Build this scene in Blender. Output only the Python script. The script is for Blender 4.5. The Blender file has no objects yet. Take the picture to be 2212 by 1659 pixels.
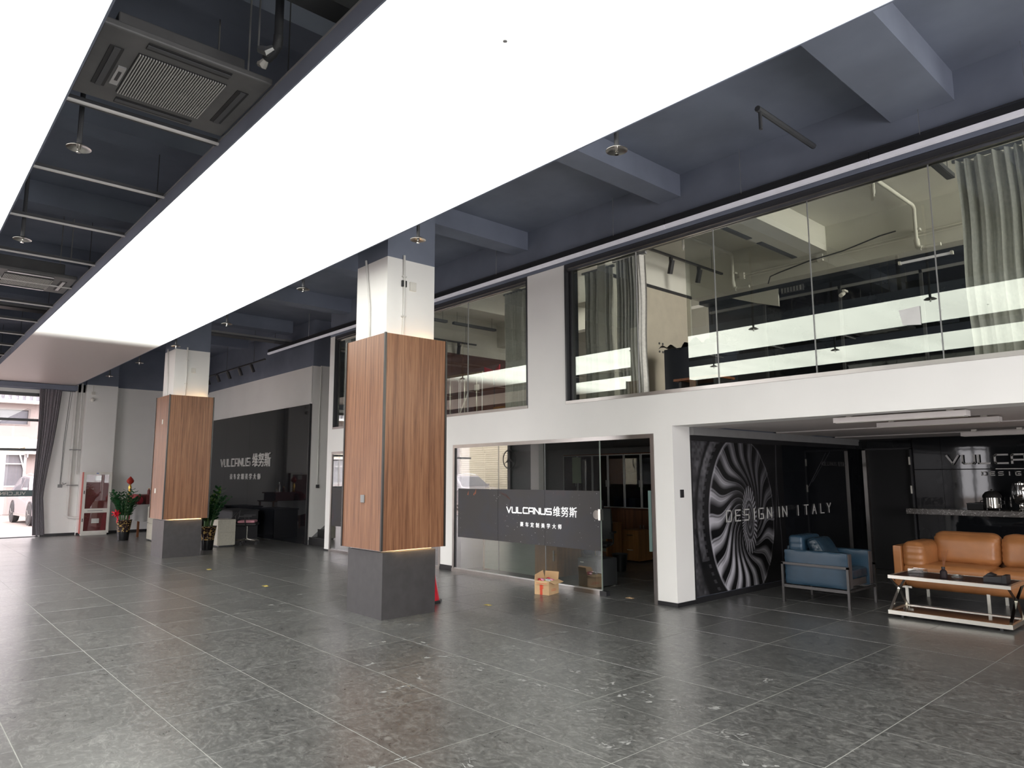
import bpy, bmesh, math, random
import numpy as np
from mathutils import Vector, Matrix
random.seed(7)
C = bpy.context.scene.collection
PI = math.pi
# ------------------------------------------------------------------ camera
cam_d = bpy.data.cameras.new('camera'); cam = bpy.data.objects.new('camera', cam_d); C.objects.link(cam)
F = Vector((-0.73805506, 0.66187098, 0.13115459)); R = Vector((0.66735332, 0.74473576, -0.002863)); U = Vector((0.09957045, -0.0854134, 0.99135779))
m = Matrix(((R.x, U.x, -F.x, 0), (R.y, U.y, -F.y, 0), (R.z, U.z, -F.z, 1.6), (0, 0, 0, 1)))
cam.matrix_world = m
cam_d.sensor_fit = 'HORIZONTAL'; cam_d.sensor_width = 36; cam_d.lens = 36 * 1512.185 / 2212
cam_d.clip_start = 0.05; cam_d.clip_end = 300
bpy.context.scene.camera = cam
sc = bpy.context.scene
sc.view_settings.view_transform = 'Standard'; sc.view_settings.look = 'None'
sc.view_settings.gamma = 1; sc.view_settings.use_curve_mapping = False
sc.view_settings.exposure = 0.64
sc.cycles.max_bounces = 10; sc.cycles.transparent_max_bounces = 12; sc.cycles.glossy_bounces = 5
sc.cycles.sample_clamp_indirect = 4
# ------------------------------------------------------------------ world: bright overcast sky
w = bpy.data.worlds.new('world'); sc.world = w; w.use_nodes = True
wn = w.node_tree.nodes; bg = wn['Background']
tc = wn.new('ShaderNodeTexCoord'); sep = wn.new('ShaderNodeSeparateXYZ'); rp = wn.new('ShaderNodeValToRGB')
w.node_tree.links.new(tc.outputs['Generated'], sep.inputs[0]); w.node_tree.links.new(sep.outputs['Z'], rp.inputs[0])
rp.color_ramp.elements[0].position = 0.0; rp.color_ramp.elements[0].color = (0.62, 0.60, 0.62, 1)
rp.color_ramp.elements[1].position = 0.6; rp.color_ramp.elements[1].color = (1.0, 0.96, 0.98, 1)
w.node_tree.links.new(rp.outputs[0], bg.inputs['Color']); bg.inputs['Strength'].default_value = 8.0

def portal(x, y, z, sx, sz, rot):                     # marks a wall opening for the sky light
    l = bpy.data.lights.new('sky_portal', 'AREA'); l.shape = 'RECTANGLE'; l.size = sx; l.size_y = sz
    l.cycles.is_portal = True
    o = bpy.data.objects.new('sky_portal', l); o.location = (x, y, z); o.rotation_euler = rot; C.objects.link(o)
portal(-4.5, -3.75, 2.0, 19, 3.9, (PI/2, 0, 0))       # front glazing behind the camera (faces +y)
portal(-23.45, -0.05, 1.95, 6.9, 3.9, (PI/2, 0, -PI/2))   # glazed end wall (faces +x)
portal(5.4, 3.5, 1.9, 5.0, 3.8, (PI/2, 0, PI/2))  # opening in the unseen right wall, sized for daylight
def lamp_area(x, y, z, sx, sy, power, col=(1, 1, 1), rot=(0, 0, 0)):
    l = bpy.data.lights.new('fill_light', 'AREA'); l.shape = 'RECTANGLE'; l.size = sx; l.size_y = sy
    l.energy = power; l.color = col
    o = bpy.data.objects.new('fill_light', l); o.location = (x, y, z); o.rotation_euler = rot; C.objects.link(o)
    return o
lamp_area(4.9, 8.9, 4.0, 2.4, 2.0, 420, (1, .97, .9), (0, PI*0.5, 0))     # added to brighten the upstairs room and curtains, no window here
lamp_area(-9.0, 9.6, 5.1, 2.0, 1.4, 30, (1, .96, .9))                   # added to brighten the upstairs landing, no fixture here
lamp_area(-0.4, 10.4, 2.1, 1.0, 1.6, 12, (1, .93, .86))             # lounge area light without a fixture, right of view
# ------------------------------------------------------------------ mesh helpers
class MB:
    def __init__(s): s.v = []; s.f = []; s.mi = []; s.cur = 0
    def add(s, vs, fs):
        n = len(s.v); s.v += [tuple(v) for v in vs]; s.f += [tuple(i+n for i in f) for f in fs]; s.mi += [s.cur]*len(fs); return s
    def box(s, x0, x1, y0, y1, z0, z1):
        x0, x1 = min(x0, x1), max(x0, x1); y0, y1 = min(y0, y1), max(y0, y1); z0, z1 = min(z0, z1), max(z0, z1)
        return s.add([(x0,y0,z0),(x1,y0,z0),(x1,y1,z0),(x0,y1,z0),(x0,y0,z1),(x1,y0,z1),(x1,y1,z1),(x0,y1,z1)],
              [(0,3,2,1),(4,5,6,7),(0,1,5,4),(1,2,6,5),(2,3,7,6),(3,0,4,7)])
    def prism(s, pts, axis, a, b):                    # pts 2D polygon, extruded along axis from a to b
        def P(p, t):
            return {'x': (t, p[0], p[1]), 'y': (p[0], t, p[1]), 'z': (p[0], p[1], t)}[axis]
        n = len(pts)
        return s.add([P(p, a) for p in pts] + [P(p, b) for p in pts],
                     [tuple(range(n))[::-1], tuple(range(n, 2*n))] + [(i, (i+1) % n, n+(i+1) % n, n+i) for i in range(n)])
    def tube(s, pts, r, n=8, cap=True):
        pts = [Vector(p) for p in pts]; rs = r if isinstance(r, (list, tuple)) else [r]*len(pts)
        base = len(s.v); up = None
        for i, p in enumerate(pts):
            d = (pts[min(i+1, len(pts)-1)] - pts[max(i-1, 0)]).normalized()
            if up is None:
                up = d.cross(Vector((0, 0, 1)) if abs(d.z) < .9 else Vector((1, 0, 0))).normalized()
            up = (up - d*up.dot(d)).normalized(); sd = d.cross(up)
            for k in range(n):
                a = 2*PI*k/n; s.v.append(tuple(p + (up*math.cos(a) + sd*math.sin(a))*rs[i]))
        fs = []
        for i in range(len(pts)-1):
            for k in range(n):
                fs.append((base+i*n+k, base+i*n+(k+1) % n, base+(i+1)*n+(k+1) % n, base+(i+1)*n+k))
        if cap:
            fs.append(tuple(base+k for k in range(n))[::-1]); fs.append(tuple(base+(len(pts)-1)*n+k for k in range(n)))
        s.f += fs; s.mi += [s.cur]*len(fs); return s
    def lathe(s, prof, c=(0, 0), n=24, axis='z', off=0.0):
        base = len(s.v)
        for r, z in prof:
            for k in range(n):
                a = 2*PI*k/n + off
                if axis == 'z': s.v.append((c[0]+r*math.cos(a), c[1]+r*math.sin(a), z))
                elif axis == 'y': s.v.append((c[0]+r*math.cos(a), z, c[1]+r*math.sin(a)))
                else: s.v.append((z, c[0]+r*math.cos(a), c[1]+r*math.sin(a)))
        fs = []
        for i in range(len(prof)-1):
            for k in range(n):
                fs.append((base+i*n+k, base+i*n+(k+1) % n, base+(i+1)*n+(k+1) % n, base+(i+1)*n+k))
        if prof[0][0] > 1e-4: fs.append(tuple(base+k for k in range(n))[::-1])
        if prof[-1][0] > 1e-4: fs.append(tuple(base+(len(prof)-1)*n+k for k in range(n)))
        s.f += fs; s.mi += [s.cur]*len(fs); return s
    def bar(s, a, b, wx, wz):                         # rectangular bar between two points
        a, b = Vector(a), Vector(b); d = (b-a).normalized()
        sd = d.cross(Vector((0, 0, 1)) if abs(d.z) < .95 else Vector((0, 1, 0))).normalized(); up = sd.cross(d)
        vs = []
        for p in (a, b):
            for i, j in ((-1,-1),(1,-1),(1,1),(-1,1)): vs.append(p + sd*(i*wx/2) + up*(j*wz/2))
        return s.add(vs, [(0,3,2,1),(4,5,6,7),(0,1,5,4),(1,2,6,5),(2,3,7,6),(3,0,4,7)])
    def grid(s, fn, nu, nv):
        base = len(s.v)
        for j in range(nv+1):
            for i in range(nu+1): s.v.append(tuple(fn(i/nu, j/nv)))
        for j in range(nv):
            for i in range(nu):
                a = base+j*(nu+1)+i; s.f.append((a, a+1, a+nu+2, a+nu+1)); s.mi.append(s.cur)
        return s
    def move(s, M):
        s.v = [tuple(M @ Vector(v)) for v in s.v]; return s

def root_loc(p):
    while p.parent: p = p.parent
    return p.location
def build(name, mb, mat, parent=None, bevel=0, smooth=False, segs=2):
    """link the collected shapes as ONE mesh object (given in world coordinates)"""
    off = root_loc(parent) if parent else None
    if parent is None:
        xs = [v[0] for v in mb.v]; ys = [v[1] for v in mb.v]; zs = [v[2] for v in mb.v]
        off = Vector(((min(xs)+max(xs))/2, (min(ys)+max(ys))/2, min(zs)))
    me = bpy.data.meshes.new(name)
    me.from_pydata([(v[0]-off[0], v[1]-off[1], v[2]-off[2]) for v in mb.v], [], mb.f)
    mats = mat if isinstance(mat, (list, tuple)) else [mat]
    for q in mats: me.materials.append(q)
    if len(mats) > 1: me.polygons.foreach_set('material_index', mb.mi)
    bm = bmesh.new(); bm.from_mesh(me); bmesh.ops.recalc_face_normals(bm, faces=bm.faces)
    if bevel: bmesh.ops.bevel(bm, geom=[e for e in bm.edges], offset=bevel, segments=segs, affect='EDGES', profile=.5)
    if smooth:
        for f in bm.faces: f.smooth = True
        for e in bm.edges:
            if len(e.link_faces) == 2 and e.calc_face_angle(0) > 0.7: e.smooth = False
    bm.to_mesh(me); bm.free()
    o = bpy.data.objects.new(name, me); C.objects.link(o)
    if parent: o.parent = parent
    else: o.location = off
    return o
def tag(o, label=None, cat=None, group=None, kind=None):
    if label: o['label'] = label
    if cat: o['category'] = cat
    if group: o['group'] = group
    if kind: o['kind'] = kind
    return o
def thing(name, loc, label, cat, group=None):
    o = bpy.data.objects.new(name, None); o.empty_display_size = .1; C.objects.link(o); o.location = loc
    return tag(o, label, cat, group)
def struct(name, mb, mat, label=None, cat=None, **k):
    o = build(name, mb, mat, **k); tag(o, label, cat, None, 'structure'); return o
def structE(name, loc, label, cat):
    return tag(thing(name, loc, label, cat), kind='structure')
def copy_tree(o, parent=None):
    c = o.copy(); C.objects.link(c); c.parent = parent
    for ch in list(o.children): copy_tree(ch, c)
    return c
def B(*a): return MB().box(*a)
# ------------------------------------------------------------------ materials
def principled(name):
    mt = bpy.data.materials.new(name); mt.use_nodes = True
    return mt, mt.node_tree, mt.node_tree.nodes, mt.node_tree.links, mt.node_tree.nodes['Principled BSDF']
def mat(name, col, rough=.6, metal=0, spec=.5, var=.06, scale=6, bump=0, emit=None, es=0, coat=0):
    mt, nt, n, l, b = principled(name)
    b.inputs['Roughness'].default_value = rough; b.inputs['Metallic'].default_value = metal
    b.inputs['Specular IOR Level'].default_value = spec
    if coat: b.inputs['Coat Weight'].default_value = coat; b.inputs['Coat Roughness'].default_value = .05
    g = n.new('ShaderNodeNewGeometry'); nz = n.new('ShaderNodeTexNoise'); nz.inputs['Scale'].default_value = scale; nz.inputs['Detail'].default_value = 4
    l.new(g.outputs['Position'], nz.inputs['Vector'])
    r = n.new('ShaderNodeValToRGB'); l.new(nz.outputs['Fac'], r.inputs[0])
    r.color_ramp.elements[0].position = .3; r.color_ramp.elements[1].position = .7
    r.color_ramp.elements[0].color = tuple(c*(1-var) for c in col)+(1,); r.color_ramp.elements[1].color = tuple(min(1, c*(1+var)) for c in col)+(1,)
    l.new(r.outputs[0], b.inputs['Base Color'])
    if bump:
        bp = n.new('ShaderNodeBump'); bp.inputs['Strength'].default_value = bump; bp.inputs['Distance'].default_value = .01
        l.new(nz.outputs['Fac'], bp.inputs['Height']); l.new(bp.outputs[0], b.inputs['Normal'])
    if emit:
        b.inputs['Emission Color'].default_value = emit+(1,); b.inputs['Emission Strength'].default_value = es
    return mt
def glass(name, refl, tint, rough=0.0, rc=(1, 1, 1)):
    mt = bpy.data.materials.new(name); mt.use_nodes = True; n = mt.node_tree.nodes; l = mt.node_tree.links; n.clear()
    o = n.new('ShaderNodeOutputMaterial'); mx = n.new('ShaderNodeMixShader'); t = n.new('ShaderNodeBsdfTransparent'); gl = n.new('ShaderNodeBsdfGlossy')
    t.inputs[0].default_value = tint+(1,); gl.inputs[0].default_value = rc+(1,); gl.inputs['Roughness'].default_value = rough
    lw = n.new('ShaderNodeLayerWeight'); lw.inputs[0].default_value = .2
    mp = n.new('ShaderNodeMapRange'); l.new(lw.outputs['Facing'], mp.inputs[0])
    mp.inputs['To Min'].default_value = refl; mp.inputs['To Max'].default_value = min(1, refl+.5)
    l.new(mp.outputs[0], mx.inputs[0]); l.new(t.outputs[0], mx.inputs[1]); l.new(gl.outputs[0], mx.inputs[2]); l.new(mx.outputs[0], o.inputs[0])
    return mt
def wood(name, c1, c2, c3, rough=.35, zs=1.0, sc=1.0):
    mt, nt, n, l, b = principled(name); b.inputs['Roughness'].default_value = rough
    g = n.new('ShaderNodeNewGeometry'); mp = n.new('ShaderNodeMapping'); mp.inputs['Scale'].default_value = (9*sc, 9*sc, .30*sc*zs)
    l.new(g.outputs['Position'], mp.inputs['Vector'])
    nz = n.new('ShaderNodeTexNoise'); nz.inputs['Scale'].default_value = 1.6; nz.inputs['Detail'].default_value = 7; nz.inputs['Distortion'].default_value = .7; nz.inputs['Roughness'].default_value = .66
    l.new(mp.outputs[0], nz.inputs['Vector'])
    mp2 = n.new('ShaderNodeMapping'); mp2.inputs['Scale'].default_value = (60*sc, 60*sc, 1.6*sc); l.new(g.outputs['Position'], mp2.inputs['Vector'])
    n2 = n.new('ShaderNodeTexNoise'); n2.inputs['Scale'].default_value = 1.5; n2.inputs['Detail'].default_value = 3; l.new(mp2.outputs[0], n2.inputs['Vector'])
    ad = n.new('ShaderNodeMath'); ad.operation = 'MULTIPLY_ADD'; ad.inputs[1].default_value = .22; l.new(n2.outputs['Fac'], ad.inputs[0])
    sb = n.new('ShaderNodeMath'); sb.operation = 'SUBTRACT'; sb.inputs[1].default_value = .11; l.new(nz.outputs['Fac'], sb.inputs[0]); l.new(sb.outputs[0], ad.inputs[2])
    r = n.new('ShaderNodeValToRGB'); e = r.color_ramp.elements
    e[0].position = .34; e[0].color = c1+(1,); e[1].position = .66; e[1].color = c3+(1,)
    m_ = e.new(.5); m_.color = c2+(1,)
    l.new(ad.outputs[0], r.inputs[0]); l.new(r.outputs[0], b.inputs['Base Color'])
    bp = n.new('ShaderNodeBump'); bp.inputs['Strength'].default_value = .15; bp.inputs['Distance'].default_value = .004
    l.new(ad.outputs[0], bp.inputs['Height']); l.new(bp.outputs[0], b.inputs['Normal'])
    return mt
M = {}
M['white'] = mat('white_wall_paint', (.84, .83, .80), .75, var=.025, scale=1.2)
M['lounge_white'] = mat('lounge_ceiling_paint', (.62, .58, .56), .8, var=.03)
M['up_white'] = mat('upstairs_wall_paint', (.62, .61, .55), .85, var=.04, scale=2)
M['black_paint'] = mat('black_ceiling_paint', (.19, .212, .268), .9, spec=.15, var=.12, scale=1.5)
M['black_base'] = mat('black_skirting', (.018, .018, .02), .3)
M['frame_dark'] = mat('dark_window_frame', (.03, .03, .033), .35, spec=.6)
M['steel'] = mat('brushed_steel', (.40, .38, .36), .28, metal=1, var=.1, scale=3)
M['chrome'] = mat('chrome', (.85, .83, .78), .08, metal=1, var=.02)
M['chrome_b'] = mat('brushed_chrome', (.86, .83, .74), .32, metal=1, var=.02)
M['dark_steel'] = mat('dark_steel', (.085, .082, .08), .35, metal=.8)
M['alu'] = mat('aluminium', (.55, .55, .54), .35, metal=.9)
M['pipe_w'] = mat('white_pipe', (.66, .65, .62), .5)
M['col_base'] = mat('charcoal_laminate', (.050, .047, .049), .42, var=.15, scale=9)
M['gloss_black'] = mat('black_glass_panel', (.009, .010, .012), .03, spec=.35, var=.1)
M['gloss_black2'] = mat('black_glass_wavy', (.010, .011, .013), .035, spec=.4, var=.1, scale=1.1, bump=.10)
M['matte_black'] = mat('matte_black', (.012, .012, .013), .6)
M['black_plastic'] = mat('black_plastic', (.02, .02, .022), .4)
M['dark_grey'] = mat('dark_grey', (.06, .062, .066), .55)
M['mid_grey'] = mat('mid_grey', (.25, .25, .25), .5)
M['cassette'] = mat('grey_painted_air_unit', (.10, .10, .098), .55, var=.15, scale=4)
M['grille'] = mat('air_grille_slats', (.42, .42, .40), .5)
M['strip_white'] = mat('strip_diffuser', (.78, .77, .82), .5, emit=(.8, .78, .85), es=.12)
M['off_white'] = mat('off_white', (.70, .68, .62), .5)
M['cabinet'] = mat('cream_laminate_cabinet', (.52, .50, .42), .5, var=.08, scale=25)
M['red'] = mat('red_plastic', (.62, .012, .03), .35)
M['red_cloth'] = mat('dark_red_cloth', (.30, .015, .03), .8)
M['red_deep'] = mat('deep_red', (.16, .02, .02), .5)
M['gold'] = mat('gold', (.80, .52, .12), .3, metal=.9)
M['pink'] = mat('pink_cushion', (.78, .36, .42), .8)
M['leaf'] = mat('glossy_leaf', (.025, .10, .035), .35, var=.3, scale=14)
M['leaf2'] = mat('young_leaf', (.14, .26, .04), .4, var=.3, scale=14)
M['stem'] = mat('green_stem', (.06, .13, .04), .5)
M['card'] = mat('cardboard', (.66, .44, .24), .85, var=.06, scale=12)
M['card_in'] = mat('cardboard_inside', (.55, .36, .19), .9)
M['print_red'] = mat('red_print', (.75, .08, .03), .7)
M['tape'] = mat('red_tape', (.70, .10, .05), .35)
M['blue'] = mat('blue_leather', (.018, .046, .076), .36, var=.12, scale=7, bump=.25)
M['blue_dk'] = mat('dark_blue_leather', (.010, .026, .042), .32, var=.15, scale=7, bump=.25)
M['seat_dk'] = mat('dark_seat_leather', (.05, .045, .045), .5)
M['tan'] = mat('tan_leather', (.37, .155, .055), .38, var=.13, scale=5, bump=.35)
M['bronze'] = mat('bronze_tinted_top', (.022, .015, .017), .5, spec=.2)
M['base_glass'] = mat('bronze_mirror_shelf', (.10, .06, .045), .06, spec=.9)
M['crystal'] = glass('crystal_glass', .25, (.75, .75, .75), .05)
M['teal_glass'] = mat('teal_foam_handle', (.20, .32, .30), .45)
M['desk_panel'] = mat('frosted_desk_panel', (.24, .28, .24), .4)
M['paper'] = mat('paper', (.75, .75, .72), .8)
M['paper_g'] = mat('greenish_paper', (.45, .52, .38), .8)
M['curtain'] = mat('grey_curtain', (.52, .51, .47), .9, var=.1, scale=30)
M['curtain_w'] = mat('pale_grey_curtain', (.82, .82, .78), .9, var=.1, scale=30)
M['curtain_d'] = mat('dark_curtain', (.24, .22, .24), .9, var=.12, scale=30)
M['maroon'] = mat('maroon_wall', (.10, .042, .032), .7)
M['navy'] = mat('navy_partition', (.020, .024, .034), .35)
M['marble'] = None
M['handrail'] = mat('wood_handrail', (.35, .22, .12), .4)
M['letter'] = mat('white_letter', (.90, .90, .90), .4, emit=(1, 1, 1), es=.25)  # slight glow added to the printed letters
M['letter_dim'] = mat('silver_letter', (.36, .35, .34), .35, metal=.6)
M['letter_steel'] = mat('steel_letter', (.60, .59, .57), .4, metal=.1)
M['ghost'] = mat('ghost_letter', (.06, .06, .06), .5)
M['out_wall'] = mat('outdoor_plaster', (.24, .20, .185), .9, var=.05, scale=.8)
M['out_ground'] = mat('outdoor_concrete', (.20, .165, .145), .9, var=.08, scale=.5)
M['out_glass'] = mat('outdoor_window_pane', (.10, .10, .11), .15)
M['out_dark'] = mat('outdoor_window_frame', (.13, .11, .10), .5)
M['roof_metal'] = mat('corrugated_roof', (.22, .22, .24), .5, var=.3, scale=12)
M['car_white'] = mat('white_car_paint', (.26, .24, .25), .2, coat=1)
M['tyre'] = mat('tyre_rubber', (.03, .03, .03), .8)
M['shutter'] = mat('cream_shutter', (.50, .45, .34), .7)
M['wg_up'] = glass('upper_window_glass', .125, (.86, .87, .84), 0, (.96, 1, .95))
M['wg'] = glass('shopfront_glass', .12, (.80, .82, .80), 0)
M['wg_clear'] = glass('clear_glass', .05, (.95, .95, .95), 0)
M['bright_out'] = glass('end_wall_glass', .06, (.96, .94, .95), 0)
M['wood'] = wood('walnut_laminate', (.135, .055, .026), (.235, .105, .052), (.33, .165, .085), zs=.8, sc=2.3)
M['wood_c'] = wood('oak_cabinet', (.26, .115, .035), (.36, .17, .055), (.42, .21, .075), .45)
M['wood_r'] = wood('red_brown_cabinet', (.15, .050, .018), (.20, .070, .025), (.25, .09, .035), .5)
M['warm'] = mat('warm_led', (1, .8, .45), .5, emit=(1, .70, .34), es=45)

def tile_material():
    mt, nt, n, l, b = principled('dusty_slate_tile')
    g = n.new('ShaderNodeNewGeometry'); oi = n.new('ShaderNodeObjectInfo')
    mp = n.new('ShaderNodeMapping'); mp.inputs['Scale'].default_value = (2.4, 3.4, 1); mp.inputs['Rotation'].default_value = (0, 0, .8)
    l.new(g.outputs['Position'], mp.inputs['Vector'])
    nz = n.new('ShaderNodeTexNoise'); nz.inputs['Scale'].default_value = 3.3; nz.inputs['Detail'].default_value = 10; nz.inputs['Roughness'].default_value = .74; nz.inputs['Distortion'].default_value = 2.2
    l.new(mp.outputs[0], nz.inputs['Vector'])
    mp2 = n.new('ShaderNodeMapping'); mp2.inputs['Scale'].default_value = (2.6, 4.6, 1); mp2.inputs['Rotation'].default_value = (0, 0, .85); l.new(g.outputs['Position'], mp2.inputs['Vector'])
    n2 = n.new('ShaderNodeTexNoise'); n2.inputs['Scale'].default_value = 3.0; n2.inputs['Detail'].default_value = 7; n2.inputs['Roughness'].default_value = .66; n2.inputs['Distortion'].default_value = 3.0; l.new(mp2.outputs[0], n2.inputs['Vector'])
    r = n.new('ShaderNodeValToRGB'); e = r.color_ramp.elements
    e[0].position = .36; e[0].color = (.046, .047, .046, 1); e[1].position = .66; e[1].color = (.215, .217, .208, 1)
    k = e.new(.52); k.color = (.100, .101, .098, 1)
    l.new(nz.outputs['Fac'], r.inputs[0])
    r2 = n.new('ShaderNodeValToRGB'); e = r2.color_ramp.elements                       # thin pale scuffs of dust
    e[0].position = .57; e[0].color = (0, 0, 0, 1); e[1].position = .66; e[1].color = (1, 1, 1, 1)
    l.new(n2.outputs['Fac'], r2.inputs[0])
    mx = n.new('ShaderNodeMix'); mx.data_type = 'RGBA'
    fm = n.new('ShaderNodeMath'); fm.operation = 'MULTIPLY'; fm.inputs[1].default_value = .55; l.new(r2.outputs[0], fm.inputs[0])
    l.new(fm.outputs[0], mx.inputs[0]); l.new(r.outputs[0], mx.inputs[6]); mx.inputs[7].default_value = (.25, .25, .24, 1)
    hv = n.new('ShaderNodeHueSaturation'); l.new(mx.outputs[2], hv.inputs['Color'])
    mr = n.new('ShaderNodeMapRange'); l.new(oi.outputs['Random'], mr.inputs[0]); mr.inputs['To Min'].default_value = .88; mr.inputs['To Max'].default_value = 1.1
    l.new(mr.outputs[0], hv.inputs['Value']); l.new(hv.outputs[0], b.inputs['Base Color'])
    rr = n.new('ShaderNodeMapRange'); l.new(nz.outputs['Fac'], rr.inputs[0]); rr.inputs['To Min'].default_value = .24; rr.inputs['To Max'].default_value = .34
    l.new(rr.outputs[0], b.inputs['Roughness']); b.inputs['IOR'].default_value = 2.15; b.inputs['Specular IOR Level'].default_value = .5
    bp = n.new('ShaderNodeBump'); bp.inputs['Strength'].default_value = .05; bp.inputs['Distance'].default_value = .003; l.new(nz.outputs['Fac'], bp.inputs['Height']); l.new(bp.outputs[0], b.inputs['Normal'])
    return mt
M['tile'] = tile_material()
M['grout'] = mat('pale_grout', (.38, .38, .36), .8)
M['dust'] = mat('pale_dust', (.275, .275, .27), .6, var=.5, scale=40)

def panel_material():                                  # stretch ceiling lit from behind; its last section is switched off
    mt, nt, n, l, b = principled('lit_stretch_film')
    b.inputs['Base Color'].default_value = (.56, .50, .48, 1); b.inputs['Roughness'].default_value = .45
    g = n.new('ShaderNodeNewGeometry'); sp = n.new('ShaderNodeSeparateXYZ'); l.new(g.outputs['Position'], sp.inputs[0])
    mr = n.new('ShaderNodeMapRange'); mr.interpolation_type = 'SMOOTHSTEP'; l.new(sp.outputs['X'], mr.inputs[0])
    mr.inputs['From Min'].default_value = -15.4; mr.inputs['From Max'].default_value = -13.6; mr.inputs['To Min'].default_value = 0; mr.inputs['To Max'].default_value = 1
    mp = n.new('ShaderNodeMapping'); mp.inputs['Scale'].default_value = (1.6, .35, 1); l.new(g.outputs['Position'], mp.inputs['Vector'])
    nz = n.new('ShaderNodeTexNoise'); nz.inputs['Scale'].default_value = 1.0; nz.inputs['Detail'].default_value = 1.5; l.new(mp.outputs[0], nz.inputs['Vector'])
    m2 = n.new('ShaderNodeMapRange'); l.new(nz.outputs['Fac'], m2.inputs[0]); m2.inputs['From Min'].default_value = .3; m2.inputs['From Max'].default_value = .7; m2.inputs['To Min'].default_value = 1.85; m2.inputs['To Max'].default_value = 2.25
    mu = n.new('ShaderNodeMath'); mu.operation = 'MULTIPLY'; l.new(mr.outputs[0], mu.inputs[0]); l.new(m2.outputs[0], mu.inputs[1])
    b.inputs['Emission Color'].default_value = (.98, 1.0, .93, 1); l.new(mu.outputs[0], b.inputs['Emission Strength'])
    return mt
M['panel'] = panel_material()

def marble():
    mt, nt, n, l, b = principled('grey_marble'); b.inputs['Roughness'].default_value = .2
    g = n.new('ShaderNodeNewGeometry'); nz = n.new('ShaderNodeTexNoise'); nz.inputs['Scale'].default_value = 6; nz.inputs['Detail'].default_value = 9; nz.inputs['Distortion'].default_value = 2.5
    l.new(g.outputs['Position'], nz.inputs['Vector']); r = n.new('ShaderNodeValToRGB'); e = r.color_ramp.elements
    e[0].position = .485; e[0].color = (.11, .10, .09, 1); e[1].position = .515; e[1].color = (.11, .10, .09, 1); k = e.new(.5); k.color = (.5, .48, .44, 1)
    l.new(nz.outputs['Fac'], r.inputs[0]); l.new(r.outputs[0], b.inputs['Base Color']); return mt
M['marble'] = marble()
def poster_material():
    mt, nt, n, l, b = principled('starry_poster_film'); b.inputs['Roughness'].default_value = .5
    g = n.new('ShaderNodeNewGeometry'); v = n.new('ShaderNodeTexVoronoi'); v.inputs['Scale'].default_value = 17; l.new(g.outputs['Position'], v.inputs['Vector'])
    r = n.new('ShaderNodeValToRGB'); e = r.color_ramp.elements; e[0].position = .045; e[0].color = (1, 1, 1, 1); e[1].position = .09; e[1].color = (0, 0, 0, 1); l.new(v.outputs['Distance'], r.inputs[0])
    nz = n.new('ShaderNodeTexNoise'); nz.inputs['Scale'].default_value = 1.4; l.new(g.outputs['Position'], nz.inputs['Vector'])
    rr = n.new('ShaderNodeValToRGB'); rr.color_ramp.elements[0].position = .43; rr.color_ramp.elements[1].position = .6; l.new(nz.outputs['Fac'], rr.inputs[0])
    mu = n.new('ShaderNodeMath'); mu.operation = 'MULTIPLY'; l.new(r.outputs[0], mu.inputs[0]); l.new(rr.outputs[0], mu.inputs[1])
    n3 = n.new('ShaderNodeTexNoise'); n3.inputs['Scale'].default_value = 1.8; n3.inputs['Detail'].default_value = 4
    mp = n.new('ShaderNodeMapping'); mp.inputs['Location'].default_value = (3, 1, 5); l.new(g.outputs['Position'], mp.inputs[0]); l.new(mp.outputs[0], n3.inputs['Vector'])
    r3 = n.new('ShaderNodeValToRGB'); e = r3.color_ramp.elements; e[0].position = .45; e[0].color = (.044, .041, .041, 1); e[1].position = .70; e[1].color = (.058, .042, .045, 1); k = e.new(.60); k.color = (.042, .042, .050, 1); l.new(n3.outputs['Fac'], r3.inputs[0])
    mx = n.new('ShaderNodeMix'); mx.data_type = 'RGBA'; l.new(mu.outputs[0], mx.inputs[0]); l.new(r3.outputs[0], mx.inputs[6]); mx.inputs[7].default_value = (.8, .8, .8, 1)
    l.new(mx.outputs[2], b.inputs['Base Color']); return mt
M['poster'] = poster_material()
def pot_material():
    mt, nt, n, l, b = principled('black_gold_glaze'); b.inputs['Roughness'].default_value = .15
    g = n.new('ShaderNodeNewGeometry'); mp = n.new('ShaderNodeMapping'); mp.inputs['Scale'].default_value = (22, 22, 30); l.new(g.outputs['Position'], mp.inputs[0])
    v = n.new('ShaderNodeTexVoronoi'); v.inputs['Scale'].default_value = 1; v.distance = 'CHEBYCHEV'; l.new(mp.outputs[0], v.inputs['Vector'])
    r = n.new('ShaderNodeValToRGB'); e = r.color_ramp.elements; e[0].position = .50; e[0].color = (.022, .012, .012, 1); e[1].position = .56; e[1].color = (.45, .30, .10, 1); l.new(v.outputs['Distance'], r.inputs[0])
    sp = n.new('ShaderNodeSeparateXYZ'); l.new(g.outputs['Position'], sp.inputs[0])
    s1 = n.new('ShaderNodeMath'); s1.operation = 'GREATER_THAN'; s1.inputs[1].default_value = .22; l.new(sp.outputs['Z'], s1.inputs[0])
    mx = n.new('ShaderNodeMix'); mx.data_type = 'RGBA'; l.new(s1.outputs[0], mx.inputs[0]); mx.inputs[6].default_value = (.012, .012, .013, 1); l.new(r.outputs[0], mx.inputs[7])
    l.new(mx.outputs[2], b.inputs['Base Color']); return mt
M['pot'] = pot_material()
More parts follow.
